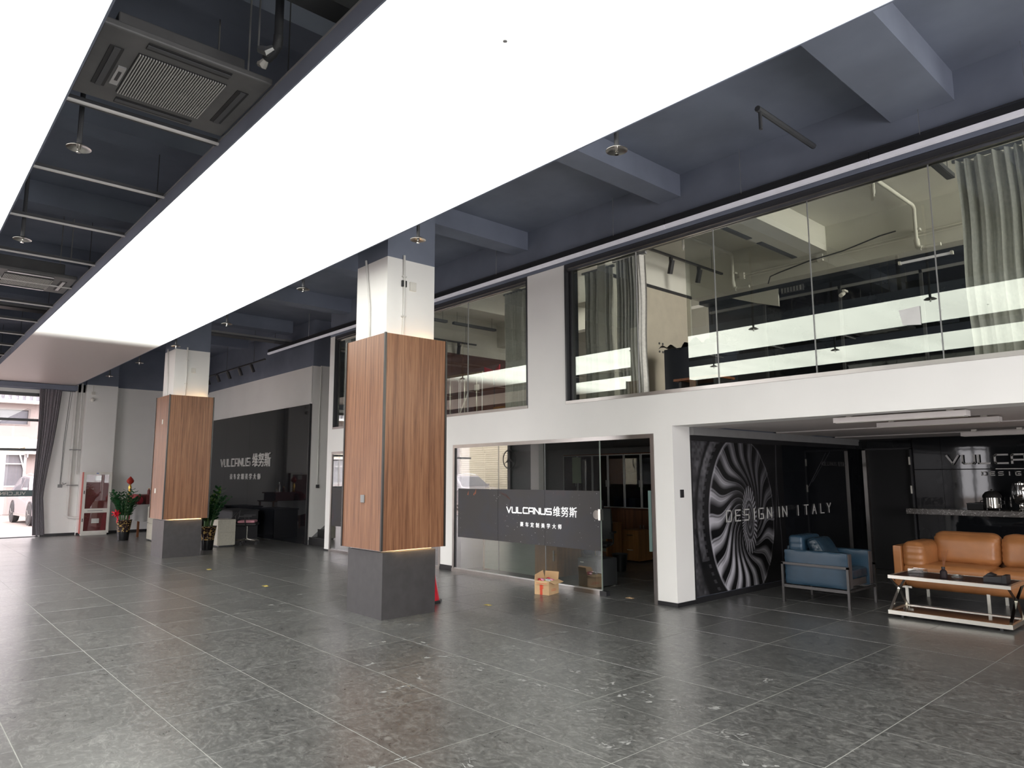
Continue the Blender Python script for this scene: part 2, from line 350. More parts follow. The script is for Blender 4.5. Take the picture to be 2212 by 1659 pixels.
# ------------------------------------------------------------------ lettering
GL = {'V': [[(0,1),(.5,0),(1,1)]], 'U': [[(0,1),(0,.12),(.12,0),(.9,0),(1,.12),(1,1)]], 'L': [[(0,1),(0,0),(.9,0)]],
 'C': [[(1,1),(.12,1),(0,.88),(0,.12),(.12,0),(1,0)]], 'A': [[(0,0),(0,.88),(.12,1),(1,1),(1,0)], [(0,.38),(1,.38)]], 'N': [[(0,0),(0,1),(1,0),(1,1)]],
 'S': [[(1,1),(.08,1),(0,.9),(0,.58),(.08,.5),(.92,.5),(1,.42),(1,.1),(.92,0),(0,0)]], 'D': [[(0,0),(0,1),(.85,1),(1,.85),(1,.15),(.85,0),(0,0)]],
 'E': [[(1,1),(0,1),(0,0),(1,0)], [(0,.5),(.9,.5)]], 'I': [[(.5,0),(.5,1)]], 'G': [[(1,1),(.1,1),(0,.9),(0,.1),(.1,0),(1,0),(1,.45),(.5,.45)]],
 'T': [[(0,1),(1,1)], [(.5,1),(.5,0)]], 'Y': [[(0,1),(.5,.5),(1,1)], [(.5,.5),(.5,0)]], 'a': [[(0,0),(.5,1),(1,0)], [(.22,.38),(.78,.38)]]}
def glyph(mb, ch, ox, oy, w_, h_, t, place, depth):
    """strokes of one capital letter; place(u, v, d) -> world point"""
    for line in GL.get(ch, []):
        for (a, b) in zip(line[:-1], line[1:]):
            ax, ay, bx, by = ox+a[0]*w_, oy+a[1]*h_, ox+b[0]*w_, oy+b[1]*h_
            L = math.hypot(bx-ax, by-ay); dx, dy = (bx-ax)/L, (by-ay)/L; e = t*.42
            ax -= dx*e; ay -= dy*e; bx += dx*e; by += dy*e; nx, ny = -dy*t/2, dx*t/2
            q = [(ax+nx, ay+ny), (ax-nx, ay-ny), (bx-nx, by-ny), (bx+nx, by+ny)]
            mb.add([place(u, v, 0) for u, v in q] + [place(u, v, depth) for u, v in q],
                   [(0,1,2,3),(7,6,5,4),(0,4,5,1),(1,5,6,2),(2,6,7,3),(3,7,4,0)])
def on_y(x0, y, z0, sgn=1): return lambda u, v, d: (x0+u*sgn, y-d, z0+v)
def on_x(x, y0, z0): return lambda u, v, d: (x+d, y0+u, z0+v)
def letters(text, pitch, w_, h_, t, place, depth, mat_, parent, name='letter', fix=''):
    for i, ch in enumerate(text):
        if ch == ' ': continue
        mb = MB(); glyph(mb, ch, i*pitch, 0, w_*(.05 if ch == 'I' and False else 1), h_, t, place, depth); build(name, mb, mat_, parent)
def cjk(ch, size, depth, place, mat_, parent, bold=0.0, name='character'):
    cu = bpy.data.curves.new('t', 'FONT'); cu.body = ch; cu.size = size; cu.extrude = depth/2; cu.offset = bold; cu.resolution_u = 2
    to = bpy.data.objects.new('t', cu); C.objects.link(to); bpy.context.view_layer.update()
    me = bpy.data.meshes.new_from_object(to.evaluated_get(bpy.context.evaluated_depsgraph_get()))
    bpy.data.objects.remove(to)
    mb = MB(); mb.add([place(v.co.x, v.co.y, v.co.z+depth/2) for v in me.vertices], [tuple(p.vertices) for p in me.polygons])
    bpy.data.meshes.remove(me)
    if mb.v: build(name, mb, mat_, parent)
NAME_CJK = '维努斯'; SUB_CJK = '豪车定制美学大师'
# ================================================================== THE SETTING
fl = struct('floor', B(-23.6, 5.2, -3.9, 13.4, -.2, -.002), M['grout'], 'dark slate tiled showroom floor with pale joints and dusty footprints', 'floor')
T, TY = .831, .824; gx, gy = -2.745, 1.557
def px(p):
    d = Vector(p) - Vector((0, 0, 1.6)); z = d.dot(F)
    return None if z < .2 else (1106+1512.185*d.dot(R)/z, 829.5-1512.185*d.dot(U)/z, z)
cells = []
for i in range(-25, 10):
    for j in range(-7, 15):
        x0, y0 = gx+i*T, gy+j*TY; x1, y1 = x0+T, y0+TY
        x0, x1, y0, y1 = max(x0, -23.5), min(x1, 5.1), max(y0, -3.7), min(y1, 13.2)
        if x1-x0 < .05 or y1-y0 < .05: continue
        q = px(((x0+x1)/2, (y0+y1)/2, 0)); s = 99
        if q and -250 < q[0] < 2460 and q[1] < 1900: s = q[2]
        cells.append((s, x0, x1, y0, y1))
cells.sort()
mesh_full = None; rest = MB()
for k, (s, x0, x1, y0, y1) in enumerate(cells):
    g_ = .0026
    if k < 290 and s < 99 and abs(x1-x0-T) < .01 and abs(y1-y0-TY) < .01:
        if mesh_full is None:
            mb = MB().add([(g_,g_,-.006),(T-g_,g_,-.006),(T-g_,TY-g_,-.006),(g_,TY-g_,-.006),(g_+.001,g_+.001,0),(T-g_-.001,g_+.001,0),(T-g_-.001,TY-g_-.001,0),(g_+.001,TY-g_-.001,0)],
                          [(4,5,6,7),(0,1,5,4),(1,2,6,5),(2,3,7,6),(3,0,4,7)])
            mesh_full = bpy.data.meshes.new('tile'); mesh_full.from_pydata(mb.v, [], mb.f); mesh_full.materials.append(M['tile'])
        o = bpy.data.objects.new('tile', mesh_full); C.objects.link(o); o.parent = fl
        o.location = Vector((x0, y0, random.uniform(-.0006, 0))) - fl.location
    else:
        rest.box(x0+g_, x1-g_, y0+g_, y1-g_, -.012, -.0005)
tag(build('floor_tiles', rest, M['tile'], fl), kind='stuff')
# dusty footprints and smears (flat marks on the floor), as one piece of stuff
dm = MB(); rnd = random.Random(3)
def blob(cx, cy, a, L, W, seed, z=.0009):
    r_ = random.Random(seed); n = 11; pts = []
    for i in range(n):
        t = 2*PI*i/n; rr = 1+r_.uniform(-.28, .28)
        x, y = L*math.cos(t)*rr, W*math.sin(t)*rr
        pts.append((cx+x*math.cos(a)-y*math.sin(a), cy+x*math.sin(a)+y*math.cos(a)))
    dm.add([(p[0], p[1], z) for p in pts], [tuple(range(n))])
def footprint(cx, cy, a, seed):
    c, s = math.cos(a), math.sin(a); r_ = random.Random(seed); q = r_.uniform(.6, 1.15)
    def at_(t, u): return cx+(t*c-u*s)*q, cy+(t*s+u*c)*q
    for k in range(r_.randint(2, 4)):                       # broken sole patches
        x, y = at_(r_.uniform(.02, .13), r_.uniform(-.03, .03)); blob(x, y, a+r_.uniform(-.6, .6), .030*q*r_.uniform(.5, 1.1), .013*q*r_.uniform(.5, 1.2), seed+k, .0008+.0001*k)
    if r_.random() < .7:
        x, y = at_(-.08, 0); blob(x, y, a, .026*q, .018*q, seed+9)
    for k in range(r_.randint(3, 7)):                       # tread bars and smears
        x, y = at_(r_.uniform(-.12, .16), r_.uniform(-.045, .045)); blob(x, y, a+(PI/2 if k % 2 else 0)+r_.uniform(-.4, .4), r_.uniform(.02, .05)*q, .0035, seed+15+k, .0013)
def floor_pt(u, v):
    d = R*((u-1106)/1512.185) - U*((v-829.5)/1512.185) + F
    t = -1.6/d.z; return d.x*t, d.y*t
for k, (u, v) in enumerate([(905, 1388), (1005, 1335), (1058, 1335), (870, 1350), (945, 1420), (1030, 1440), (730, 1455), (850, 1490), (1150, 1475), (1260, 1495), (1310, 1482), (1195, 1365), (1280, 1412), (1105, 1395), (1165, 1425),
                            (1400, 1500), (1425, 1515), (1330, 1510), (1510, 1530), (1545, 1585), (1590, 1590), (1290, 1600), (1335, 1610), (1270, 1535), (1450, 1600), (1005, 1642), (830, 1650), (1640, 1655), (615, 1320), (600, 1305), (640, 1285),
                            (1070, 1355), (985, 1365), (815, 1388), (700, 1345), (1650, 1475), (780, 1440), (1230, 1445), (900, 1460), (1120, 1465)]):
    x, y = floor_pt(u, v); footprint(x, y, rnd.uniform(-.5, 1.9), k*31)
tag(build('dust_mark', dm, M['dust'], fl), kind='stuff')

# ---- front wall (white, with glazed openings)
Y0, Y1 = 7.445, 7.645
wf = MB()
wf.box(-14.53, -14.30, Y0, Y1, 0, 4.77)
wf.box(-14.30, -10.20, Y0, Y1, 2.155, 2.66)
wf.box(-10.20, -9.845, Y0, Y1, 0, 2.66)
wf.box(-9.845, -5.55, Y0, Y1, 2.15, 2.66)
wf.box(-5.55, -5.26, Y0, Y1+.18, 0, 2.66)
wf.box(-5.26, 5.1, Y0, Y1+.18, 2.235, 2.66)
wf.box(-7.93, -7.11, Y0, Y1, 2.66, 4.77)
struct('wall_front', wf, M['white'], 'white plaster wall around the glazed office front and upstairs windows', 'wall')
struct('wall_front', MB().box(-14.53, 5.1, Y0, Y1, 4.775, 5.5), M['black_paint'], 'black painted strip of wall above the upstairs windows', 'wall')
struct('baseboard_front', MB().box(-14.545, -14.30, Y0-.012, Y1, 0, .035).box(-10.2, -9.845, Y0-.012, Y1, 0, .09)
       .box(-5.55, -5.248, Y0-.014, Y1+.19, 0, .05), M['black_base'], 'low black skirting along the foot of the white wall', 'skirting')
# ---- slab between floors, ceilings
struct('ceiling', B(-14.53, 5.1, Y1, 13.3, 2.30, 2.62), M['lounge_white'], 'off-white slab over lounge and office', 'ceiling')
struct('ceiling', B(-23.6, 5.2, -3.9, 13.3, 5.5, 5.7), M['black_paint'], 'black painted concrete soffit high above the showroom', 'ceiling')
bl = MB()
bmr = structE('trim_1', (-2, 4, 5.2), 'black painted concrete beams crossing the showroom ceiling', 'beam')
build('beam', B(-2.45, -1.87, -3.9, Y0, 5.2, 5.5), M['black_paint'], bmr)
for x in (-5.35, -8.25, -11.1, -13.95, -16.9, -19.8, .45, 3.2):
    build('beam', B(x, x+.34, -3.9, Y0, 5.2, 5.5), M['black_paint'], bmr)
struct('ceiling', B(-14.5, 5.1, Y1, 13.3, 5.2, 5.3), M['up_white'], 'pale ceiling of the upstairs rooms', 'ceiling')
# lounge ceiling boards
lc = structE('trim_2', (-1, 10, 2.2), 'painted ceiling boards with shadow gaps over the lounge', 'ceiling board')
for k, (a, b, z) in enumerate([(7.83, 8.40, 2.235), (8.42, 9.98, 2.25), (10.0, 11.06, 2.235), (11.08, 12.0, 2.25), (12.02, 13.0, 2.235)]):
    build('ceiling_board', B(-5.2, 5.1, a, b, z, z+.05), M['lounge_white'], lc)
build('ceiling_edge', B(-5.26, -5.2, 7.83, 13.0, 2.13, 2.235), M['mid_grey'], lc)
# ---- end wall on the left with tall glazing
ew = MB()
ew.box(-23.5, -23.3, 3.38, 4.25, 0, 4.27).box(-23.5, -23.1, 4.25, 5.05, 0, 4.27).box(-23.6, -23.4, 5.05, 7.8, 0, 4.27).box(-23.5, -23.3, -3.9, 3.38, 3.95, 4.05)
struct('wall_left', ew, M['white'], 'white end wall with a shallow pier behind the fire cabinet', 'wall')
struct('wall_left', MB().box(-23.6, -23.3, -3.9, 4.25, 4.05, 5.5).box(-23.6, -23.1, 4.25, 5.05, 4.27, 5.5).box(-23.6, -23.4, 5.05, 7.8, 4.27, 5.5), M['black_paint'], 'black painted top of the end wall', 'wall')
struct('baseboard_left', MB().box(-23.3, -23.285, 3.42, 4.25, 0, .07).box(-23.1, -23.085, 4.24, 5.06, 0, .07).box(-23.4, -23.385, 5.05, 7.7, 0, .07), M['black_base'], 'black skirting at the foot of the end wall', 'skirting')
w1 = structE('window_1', (-23.4, 0, 0), 'tall glazed end wall with dark frame looking onto the yard', 'window')
build('window_frame', MB().box(-23.45, -23.33, -3.7, 3.38, 3.86, 3.95), M['frame_dark'], w1)
for z in (3.16, 2.34): build('transom', B(-23.43, -23.35, -3.7, 3.38, z, z+.07), M['frame_dark'], w1)
for y in (-1.4, 1.0, 3.34): build('mullion', B(-23.43, -23.35, y, y+.05, 0, 3.9), M['frame_dark'], w1)
build('sill', B(-23.5, -23.28, -3.7, 3.38, 0, .02), M['frame_dark'], w1)
for a, b in ((-3.65, -1.4), (-1.35, 1.0), (1.05, 3.34)): build('pane', B(-23.40, -23.39, a, b, .02, 3.86), M['bright_out'], w1)
band = tag(build('glass_band', B(-23.385, -23.38, 1.06, 3.33, 1.10, 1.27), mat('grey_green_film', (.10, .14, .14), .5), w1), 'grey green film band with reversed lettering')
pl = lambda u, v, d: (-23.379+d, 3.10-u*1.0, 1.145+v)       # letters read from the yard side, so reversed from inside
for i, ch in enumerate('VULCANUS'):
    mb = MB(); glyph(mb, ch, i*.098, 0, .068, .075, .014, lambda u, v, d: (-23.379+d, 2.12+.90-u, 1.15+v), .002)
    build('letter', mb, M['off_white'], band)
for i, ch in enumerate(NAME_CJK): cjk(ch, .10, .002, lambda u, v, d, i=i: (-23.379+d, 2.16-i*.12-u, 1.145+v), M['off_white'], band)
# ---- far black feature wall, white over it, stair recess
struct('wall_back', MB().box(-23.6, -15.99, 7.75, 7.95, 0, 4.33).box(-16.19, -15.99, 7.95, 12.5, 0, 4.35), M['white'], 'white wall behind the black glass feature wall', 'wall')
struct('wall_back', MB().box(-23.6, -15.99, 7.75, 7.95, 4.33, 5.5).box(-16.19, -15.99, 7.95, 12.5, 4.35, 5.5).box(-16.19, -14.5, 12.4, 12.6, 0, 5.5), M['black_paint'], 'black painted wall above the far corner and stairwell', 'wall')
struct('wall_right', MB().box(-14.53, -14.4, Y1, 13.3, 0, 5.2), M['white'], 'white side wall of the stairwell', 'wall')
struct('baseboard_stair', MB().add([(-15.985, 7.76, 0), (-15.985, 7.76, .10), (-15.985, 10.6, 2.35), (-15.985, 10.6, 2.15), (-15.985, 7.95, .02),
        (-15.97, 7.76, 0), (-15.97, 7.76, .10), (-15.97, 10.6, 2.35), (-15.97, 10.6, 2.15), (-15.97, 7.95, .02)],
        [(0,1,2,3,4),(9,8,7,6,5),(0,5,6,1),(1,6,7,2),(2,7,8,3),(3,8,9,4),(4,9,5,0)]), M['mid_grey'], 'grey sloping skirting beside the stairs', 'skirting')
st = structE('stairs', (-15.2, 8, 0), 'dark stair flight rising in the recess beside the black glass wall', 'stairs')
for k in range(13):
    build('step', B(-15.97, -14.54, 7.78+k*.22, 8.02+k*.22, k*.175, (k+1)*.175), M['matte_black'], st)
    build('nosing', B(-15.97, -14.54, 7.77+k*.22, 7.80+k*.22, (k+1)*.175, (k+1)*.175+.006), M['dark_grey'], st)
# ---- black glass feature wall made of panels
fw = thing('feature_wall', (-19.5, 7.7, 0), 'large glossy black glass wall panelling behind the far corner desks', 'wall panel')
xs = [-23.3, -21.5, -19.7, -17.85, -16.0]
for a, b in zip(xs[:-1], xs[1:]): build('glass_panel', B(a+.002, b-.002, 7.70, 7.745, 0.01, 3.375), M['gloss_black'], fw)
build('edge_trim', B(-16.0, -15.975, 7.69, 7.75, 0, 3.385), M['frame_dark'], fw)
sg = thing('wall_sign', (-19.8, 7.69, 2.0), 'raised silver company name and slogan on the far black glass wall', 'sign')
def sign_rows(parent, x0, y, z, h, total, matl, depth, sub_x0, sub_z, sub_h, sub_pitch, pitch, wd, cj_gap, cj_size, bold=.02):
    for i, ch in enumerate('VULCANUS'):
        mb = MB(); glyph(mb, ch, i*pitch, 0, wd, h, h*.17, on_y(x0, y, z), depth); build('letter', mb, matl, parent)
    for i, ch in enumerate(NAME_CJK):
        cjk(ch, cj_size, depth, (lambda u, v, d, i=i: (x0+8*pitch+cj_gap+i*cj_size*1.03+u, y-d, z-cj_size*.02+v)), matl, parent, bold)
    for i, ch in enumerate(SUB_CJK):
        cjk(ch, sub_h, depth, (lambda u, v, d, i=i: (sub_x0+i*sub_pitch+u, y-d, sub_z+v)), matl, parent, bold*.6)
sign_rows(sg, -21.80, 7.70, 1.93, .20, 0, M['letter_steel'], .03, -21.0, 1.56, .17, .29, .29, .22, .10, .40, .0)
# ---- lounge shell
struct('wall_lounge', MB().box(-5.46, -5.265, Y1+.18, 13.2, 0, 2.3), M['black_paint'], 'partition between lounge and office', 'wall')
struct('wall_lounge', MB().box(-5.46, 5.1, 13.02, 13.2, 0, 2.3), M['matte_black'], 'black back wall of the lounge', 'wall')
struct('wall_far_right', MB().box(5.1, 5.3, -3.9, 1.0, 0, 5.5).box(5.1, 5.3, 6.0, 13.3, 0, 5.5).box(5.1, 5.3, 1.0, 6.0, 3.8, 5.5), M['white'], 'white side wall to the right of the showroom', 'wall')  # unseen wall; its opening is sized for the daylight let in
struct('baseboard_lounge', MB().box(-5.26, -5.24, 7.825, 12.98, 0, .07), M['black_base'], 'black skirting below the wheel mural', 'skirting')
# ---- office shell
struct('wall_office', MB().box(-14.5, -5.46, 11.95, 12.1, 0, 2.3), M['mid_grey'], 'grey back wall of the office', 'wall')
struct('ceiling', B(-14.4, -5.46, Y1, 11.95, 2.22, 2.30), M['mid_grey'], 'dim grey office ceiling', 'ceiling')
struct('column_office', MB().box(-10.25, -9.93, 7.70, 8.2, 0, 2.22), M['white'], 'white pier just inside the office glass', 'column')
# ---- upstairs shell
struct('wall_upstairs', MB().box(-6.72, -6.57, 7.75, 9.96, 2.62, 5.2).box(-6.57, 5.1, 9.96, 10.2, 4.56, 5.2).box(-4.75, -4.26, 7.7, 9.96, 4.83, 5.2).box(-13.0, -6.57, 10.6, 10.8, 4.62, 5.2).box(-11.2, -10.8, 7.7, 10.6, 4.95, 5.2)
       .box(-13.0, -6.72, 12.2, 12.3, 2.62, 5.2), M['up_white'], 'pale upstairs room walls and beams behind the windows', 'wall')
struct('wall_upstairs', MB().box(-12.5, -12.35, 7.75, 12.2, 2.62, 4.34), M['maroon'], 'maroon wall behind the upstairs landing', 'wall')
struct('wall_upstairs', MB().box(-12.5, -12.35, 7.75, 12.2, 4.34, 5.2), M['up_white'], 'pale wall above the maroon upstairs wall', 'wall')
struct('wall_upstairs', MB().box(-6.55, 5.1, 10.45, 10.6, 2.62, 4.56).box(-6.57, 5.1, 10.2, 10.45, 4.5, 4.56), M['navy'], 'dark blue partition at the back of the upstairs room', 'wall')
# ---- showroom side behind the camera: glazed shopfront onto the yard
sw = MB().box(-23.5, 5.1, -3.9, -3.7, 3.95, 5.5).box(-18.97, -16.2, -3.9, -3.7, 0, 3.95).box(-10.2, -8.45, -3.9, -3.7, 0, 3.95).box(-7.4, -1.9, -3.9, -3.7, 0, 3.95).box(.65, 5.1, -3.9, -3.7, 0, 3.95)  # unseen wall; solid stretches and gaps set by daylight and reflections
struct('wall_south', sw, M['matte_black'], 'unseen dark wall around the shopfront openings behind the viewer', 'wall')
for x in (-19.2, .4): struct('column_shopfront', B(x-.22, x+.22, -3.95, -3.45, 0, 3.95), M['white'], 'white shopfront pier', 'column')
w2 = structE('window_2', (-8, -3.8, 0), 'shopfront glazing behind the viewer', 'window')
build('window_frame', B(-21.06, -20.9, -3.85, -3.72, 0, 3.95), M['frame_dark'], w2)
build('window_frame', B(-23.3, -21.06, -3.83, -3.77, 2.9, 2.95), M['frame_dark'], w2)
build('dark_pane', B(-20.9, -19.65, -3.80, -3.79, 0, 3.95), mat('teal_dark_pane', (.03, .04, .04), .15), w2)
for a, b in ((-16.15, -13.2), (-13.2, -10.25), (-8.4, -7.45), (-1.85, .15)):
    build('window_frame', MB().box(a, a+.06, -3.83, -3.77, 0, 3.95).box(b-.06, b, -3.83, -3.77, 0, 3.95).box(a, b, -3.83, -3.77, 2.5, 2.57).box((a+b)/2-.03, (a+b)/2+.03, -3.83, -3.77, 0, 3.95), M['frame_dark'], w2)
# ================================================================== COLUMNS
def column(dx, label, switches):
    # main white shaft + charcoal plinth are the fabric of the building; walnut box hangs around it
    o = structE('column', (-7.5+dx, 4.75, 0), label, 'column')
    build('shaft', B(-7.90+dx, -7.175+dx, 4.40, 5.10, .70, 4.28), M['white'], o)
    build('shaft_top', B(-7.90+dx, -7.175+dx, 4.40, 5.10, 4.28, 5.5), M['black_paint'], o)
    build('plinth', B(-7.85+dx, -7.06+dx, 4.345, 5.08, 0, .74), M['col_base'], o)
    for n_, bx_ in (('wood_panel', (-7.935, -7.02, 4.30, 4.318)), ('wood_panel', (-7.935, -7.02, 5.162, 5.18)), ('wood_panel', (-7.035, -7.017, 4.318, 5.162)), ('wood_panel', (-7.935, -7.917, 4.318, 5.162))):
        build(n_, B(bx_[0]+dx, bx_[1]+dx, bx_[2], bx_[3], .765, 3.29), M['wood'], o)
    for x, y in ((-7.02, 4.30), (-7.935, 4.30), (-7.02, 5.18), (-7.935, 5.18)):
        build('corner_trim', B(x-.012+dx, x+.012+dx, y-.012, y+.012, .765, 3.295), M['dark_steel'], o)
    build('inner_frame', B(-7.915+dx, -7.04+dx, 4.32, 5.16, 3.16, 3.18), M['dark_grey'], o)
    build('led_strip', B(-7.165+dx, -7.155+dx, 4.45, 5.05, 3.19, 3.20).box(-7.155+dx, -7.055+dx, 5.0, 5.01, 3.19, 3.20), M['warm'], o)
    build('led_strip', B(-7.045+dx, -7.04+dx, 4.50, 5.10, .775, .785), M['warm'], o)
    pm = M['pipe_w']
    build('conduit', MB().tube([(-7.54+dx, 4.385, 3.2), (-7.55+dx, 4.385, 3.7), (-7.665+dx, 4.385, 4.33)], .014, 8), pm, o, smooth=True)
    build('conduit', MB().tube([(-7.16+dx, 4.63, 3.2), (-7.16+dx, 4.64, 3.75), (-7.16+dx, 4.63, 4.33)], .015, 8), pm, o, smooth=True)
    for z in (3.55, 4.05): build('pipe_clip', B(-7.175+dx, -7.14+dx, 4.605, 4.66, z, z+.015), pm, o)
    for n_, b_, m_ in switches: tag(build(n_, B(*b_), M[m_], o, bevel=.004), None)
    return o
column(0, 'nearest square column, white shaft in a walnut-clad box on a charcoal plinth', [
    ('switch_plate', (-7.49, -7.41, 4.285, 4.30, 1.30, 1.39), 'mid_grey'),
    ('junction_box', (-7.175, -7.15, 4.60, 4.67, 3.93, 4.01), 'black_plastic'),
    ('socket_plate', (-7.175, -7.15, 4.72, 4.81, 3.90, 4.01), 'off_white')])
column(-8.28, 'farther square column, white shaft in a walnut-clad box beside the potted plants', [
    ('switch_plate', (-15.93, -15.86, 4.285, 4.30, 1.28, 1.38), 'off_white'),
    ('switch_plate', (-15.70, -15.66, 4.285, 4.30, 2.70, 2.80), 'off_white'),
    ('socket_plate', (-15.455, -15.44, 4.73, 4.82, 3.80, 3.90), 'off_white')])
# ================================================================== CEILING LIGHT PANELS AND SERVICES
def light_panel(y0, y1, label, x0=-23.3, x1=5.0):
    o = thing('ceiling_light', (-9, (y0+y1)/2, 4.2), label, 'ceiling light')
    build('stretch_film', B(x0, x1, y0+.012, y1-.012, 4.20, 4.21), M['panel'], o)
    build('side_fascia', B(x0, x1, y0, y0+.012, 4.195, 4.335), M['black_paint'], o)
    build('side_fascia', B(x0, x1, y1-.012, y1, 4.195, 4.335), M['black_paint'], o)
    build('back_board', B(x0, x1, y0+.012, y1-.012, 4.32, 4.335), M['black_paint'], o)
    build('edge_lip', B(x0, x1, y0-.004, y0, 4.325, 4.34), M['mid_grey'], o)
    for k in range(8):
        for yy in (y0+.2, y1-.2):
            build('hanger', MB().tube([(x0+1.5+k*3.4, yy, 4.33), (x0+1.5+k*3.4, yy, 5.5)], .005, 5), M['dark_grey'], o)
    return o
light_panel(1.84, 3.95, 'broad glowing stretch-film light panel running above the columns')
light_panel(-1.37, .742, 'glowing light panel at the upper left, almost overhead')
xb = -5.65
for k in range(11):
    x = xb - k*1.48
    o = thing('ceiling_rail', (x, 1.29, 4.3), ['thin pale ceiling rail nearest, under the air unit', 'thin pale ceiling rail second from the front', 'thin pale ceiling rail third from the front', 'thin pale ceiling rail fourth from the front, before the farther air unit'][k] if k < 4 else 'thin pale ceiling rail number %s of the far ones, counted from the farther air unit' % ('one', 'two', 'three', 'four', 'five', 'six', 'seven')[k-4], 'rail', 'rails between the two light panels')
    build('channel', B(x-.012, x+.012, .742, 1.84, 4.302, 4.318), M['pipe_w'], o)
    build('dark_bar', B(x-.075, x-.018, .742, 1.84, 4.32, 4.36), M['dark_grey'], o)  # dark bar along the pale channel
tag(build('ceiling_speck', MB().lathe([(0, 4.192), (.014, 4.194), (.014, 4.2)], (-2.93, 2.58), 8), M['mid_grey']), 'tiny dark fitting on the broad light panel', 'fitting')

def cassette(cx, cy, sx, sy, label, bright=False):
    z = 4.32
    o = thing('air_conditioner', (cx, cy, z), label, 'air conditioner', 'ceiling cassette air units')
    mt = M['cassette']
    build('face_panel', B(cx-sx/2, cx+sx/2, cy-sy/2, cy+sy/2, z, z+.05), mt, o, bevel=.012)
    build('body', B(cx-sx/2+.12, cx+sx/2-.22, cy-sy/2+.12, cy+sy/2-.12, z+.05, z+.25), mt, o, bevel=.01)
    g0, g1, h0, h1 = cx-.30, cx+.30, cy-.28, cy+.28
    build('intake_recess', B(g0, g1, h0, h1, z-.008, z+.002), M['matte_black'], o)
    for k in range(34):
        y = h0+.01+(h1-h0-.02)*k/33
        build('grille_slat', B(g0, g1, y-.0035, y+.0035, z-.016, z-.006), M['grille'], o)
    for (a, b, c_, d_) in ((g0+.02, g1-.02, cy-.44, cy-.36), (g0+.02, g1-.02, cy+.36, cy+.44), (cx-.46, cx-.38, h0+.02, h1-.02), (cx+.38, cx+.46, h0+.02, h1-.02)):
        build('air_vent', B(a, b, c_, d_, z-.006, z+.004), M['matte_black'], o)
        if b-a > d_-c_: build('louvre', B(a, b, c_+.025, c_+.06, z-.012, z-.004), M['alu'] if bright else M['dark_grey'], o)
        else: build('louvre', B(a+.025, a+.06, c_, d_, z-.012, z-.004), M['alu'] if bright else M['dark_grey'], o)
    build('display_plate', B(cx-.20, cx+.06, h0-.065, h0-.015, z-.012, z), M['alu'], o)
    build('display_window', B(cx-.13, cx-.0, h0-.05, h0-.03, z-.015, z-.01), M['black_plastic'], o)
    for a in (-1, 1):
        for b in (-1, 1): build('hanger_rod', MB().tube([(cx+a*sx*.42, cy+b*sy*.42, z+.3), (cx+a*sx*.42, cy+b*sy*.42, 5.5)], .007, 6), M['mid_grey'], o)
cassette(-5.03, 1.295, 1.0, 1.05, 'grey ceiling cassette air unit with striped grille near the top left corner')
cassette(-11.55, 1.29, 1.0, 1.05, 'farther ceiling cassette air unit with shiny rimmed vents at the left edge', True)
o = thing('beam_clamp', (-4.6, 1.9, 4.6), 'painted steel pipe dropping beside the nearest air unit', 'pipe')
build('pipe', MB().tube([(-4.42, 1.80, 4.6), (-4.42, 1.80, 5.5)], .03, 10), M['dark_grey'], o, smooth=True)
build('elbow', MB().tube([(-4.42, 1.80, 4.63), (-4.43, 1.80, 4.56), (-4.48, 1.79, 4.53), (-4.56, 1.78, 4.52)], .034, 10), M['dark_grey'], o, smooth=True)
tag(build('foil_wrap', MB().tube([(-4.42, 1.77, 4.53), (-4.46, 1.74, 4.51), (-4.50, 1.70, 4.53)], [.022, .036, .026], 7), M['alu'], o), 'torn silver foil around the pipe bend')
tag(build('foil_wrap', MB().tube([(-4.55, 1.77, 4.50), (-4.58, 1.765, 4.48), (-4.62, 1.75, 4.50)], [.022, .034, .02], 7), M['off_white'], o), 'loose end of white tape')
build('hanger_rod', MB().tube([(-4.74, 1.72, 4.35), (-4.74, 1.72, 5.5)], .007, 6), M['mid_grey'], o)
o.name = 'ceiling_pipe'
o = thing('ceiling_pipe', (-4.3, 1.2, 4.9), 'dark duct crossing above the nearest air unit', 'duct')
build('duct', B(-4.15, -3.95, .5, 2.3, 4.72, 4.86), M['dark_grey'], o)
o = thing('ceiling_pipe', (-3.2, 6.6, 5.2), 'black painted pipe high on the ceiling at the upper right', 'pipe')
build('pipe', MB().tube([(-3.19, 6.1, 5.17), (-3.19, 7.3, 5.17)], .03, 8), M['dark_grey'], o)
build('drop', MB().tube([(-3.19, 6.15, 5.17), (-3.19, 6.15, 4.97)], .018, 8), M['dark_grey'], o)
def sprinkler(x, y, z, label, grp, r=.085, ztop=5.5, m_='dark_grey', disc='steel'):
    o = thing('sprinkler', (x, y, z), label, 'sprinkler', grp)
    build('pipe', MB().tube([(x, y, z+.03), (x, y, ztop)], .018, 8), M[m_], o, smooth=True)
    if disc: build('collector_disc', MB().lathe([(.02, z+.028), (.05, z+.022), (r, z), (r, z-.003), (.05, z+.017), (.001, z+.02)], (x, y), 22), M[disc], o, smooth=True)
    build('sprinkler_head', MB().lathe([(.016, z+.02), (.012, z-.01), (.006, z-.014), (.006, z-.03), (.016, z-.032), (.016, z-.036), (.001, z-.036)], (x, y), 10), M['chrome'], o, smooth=True)
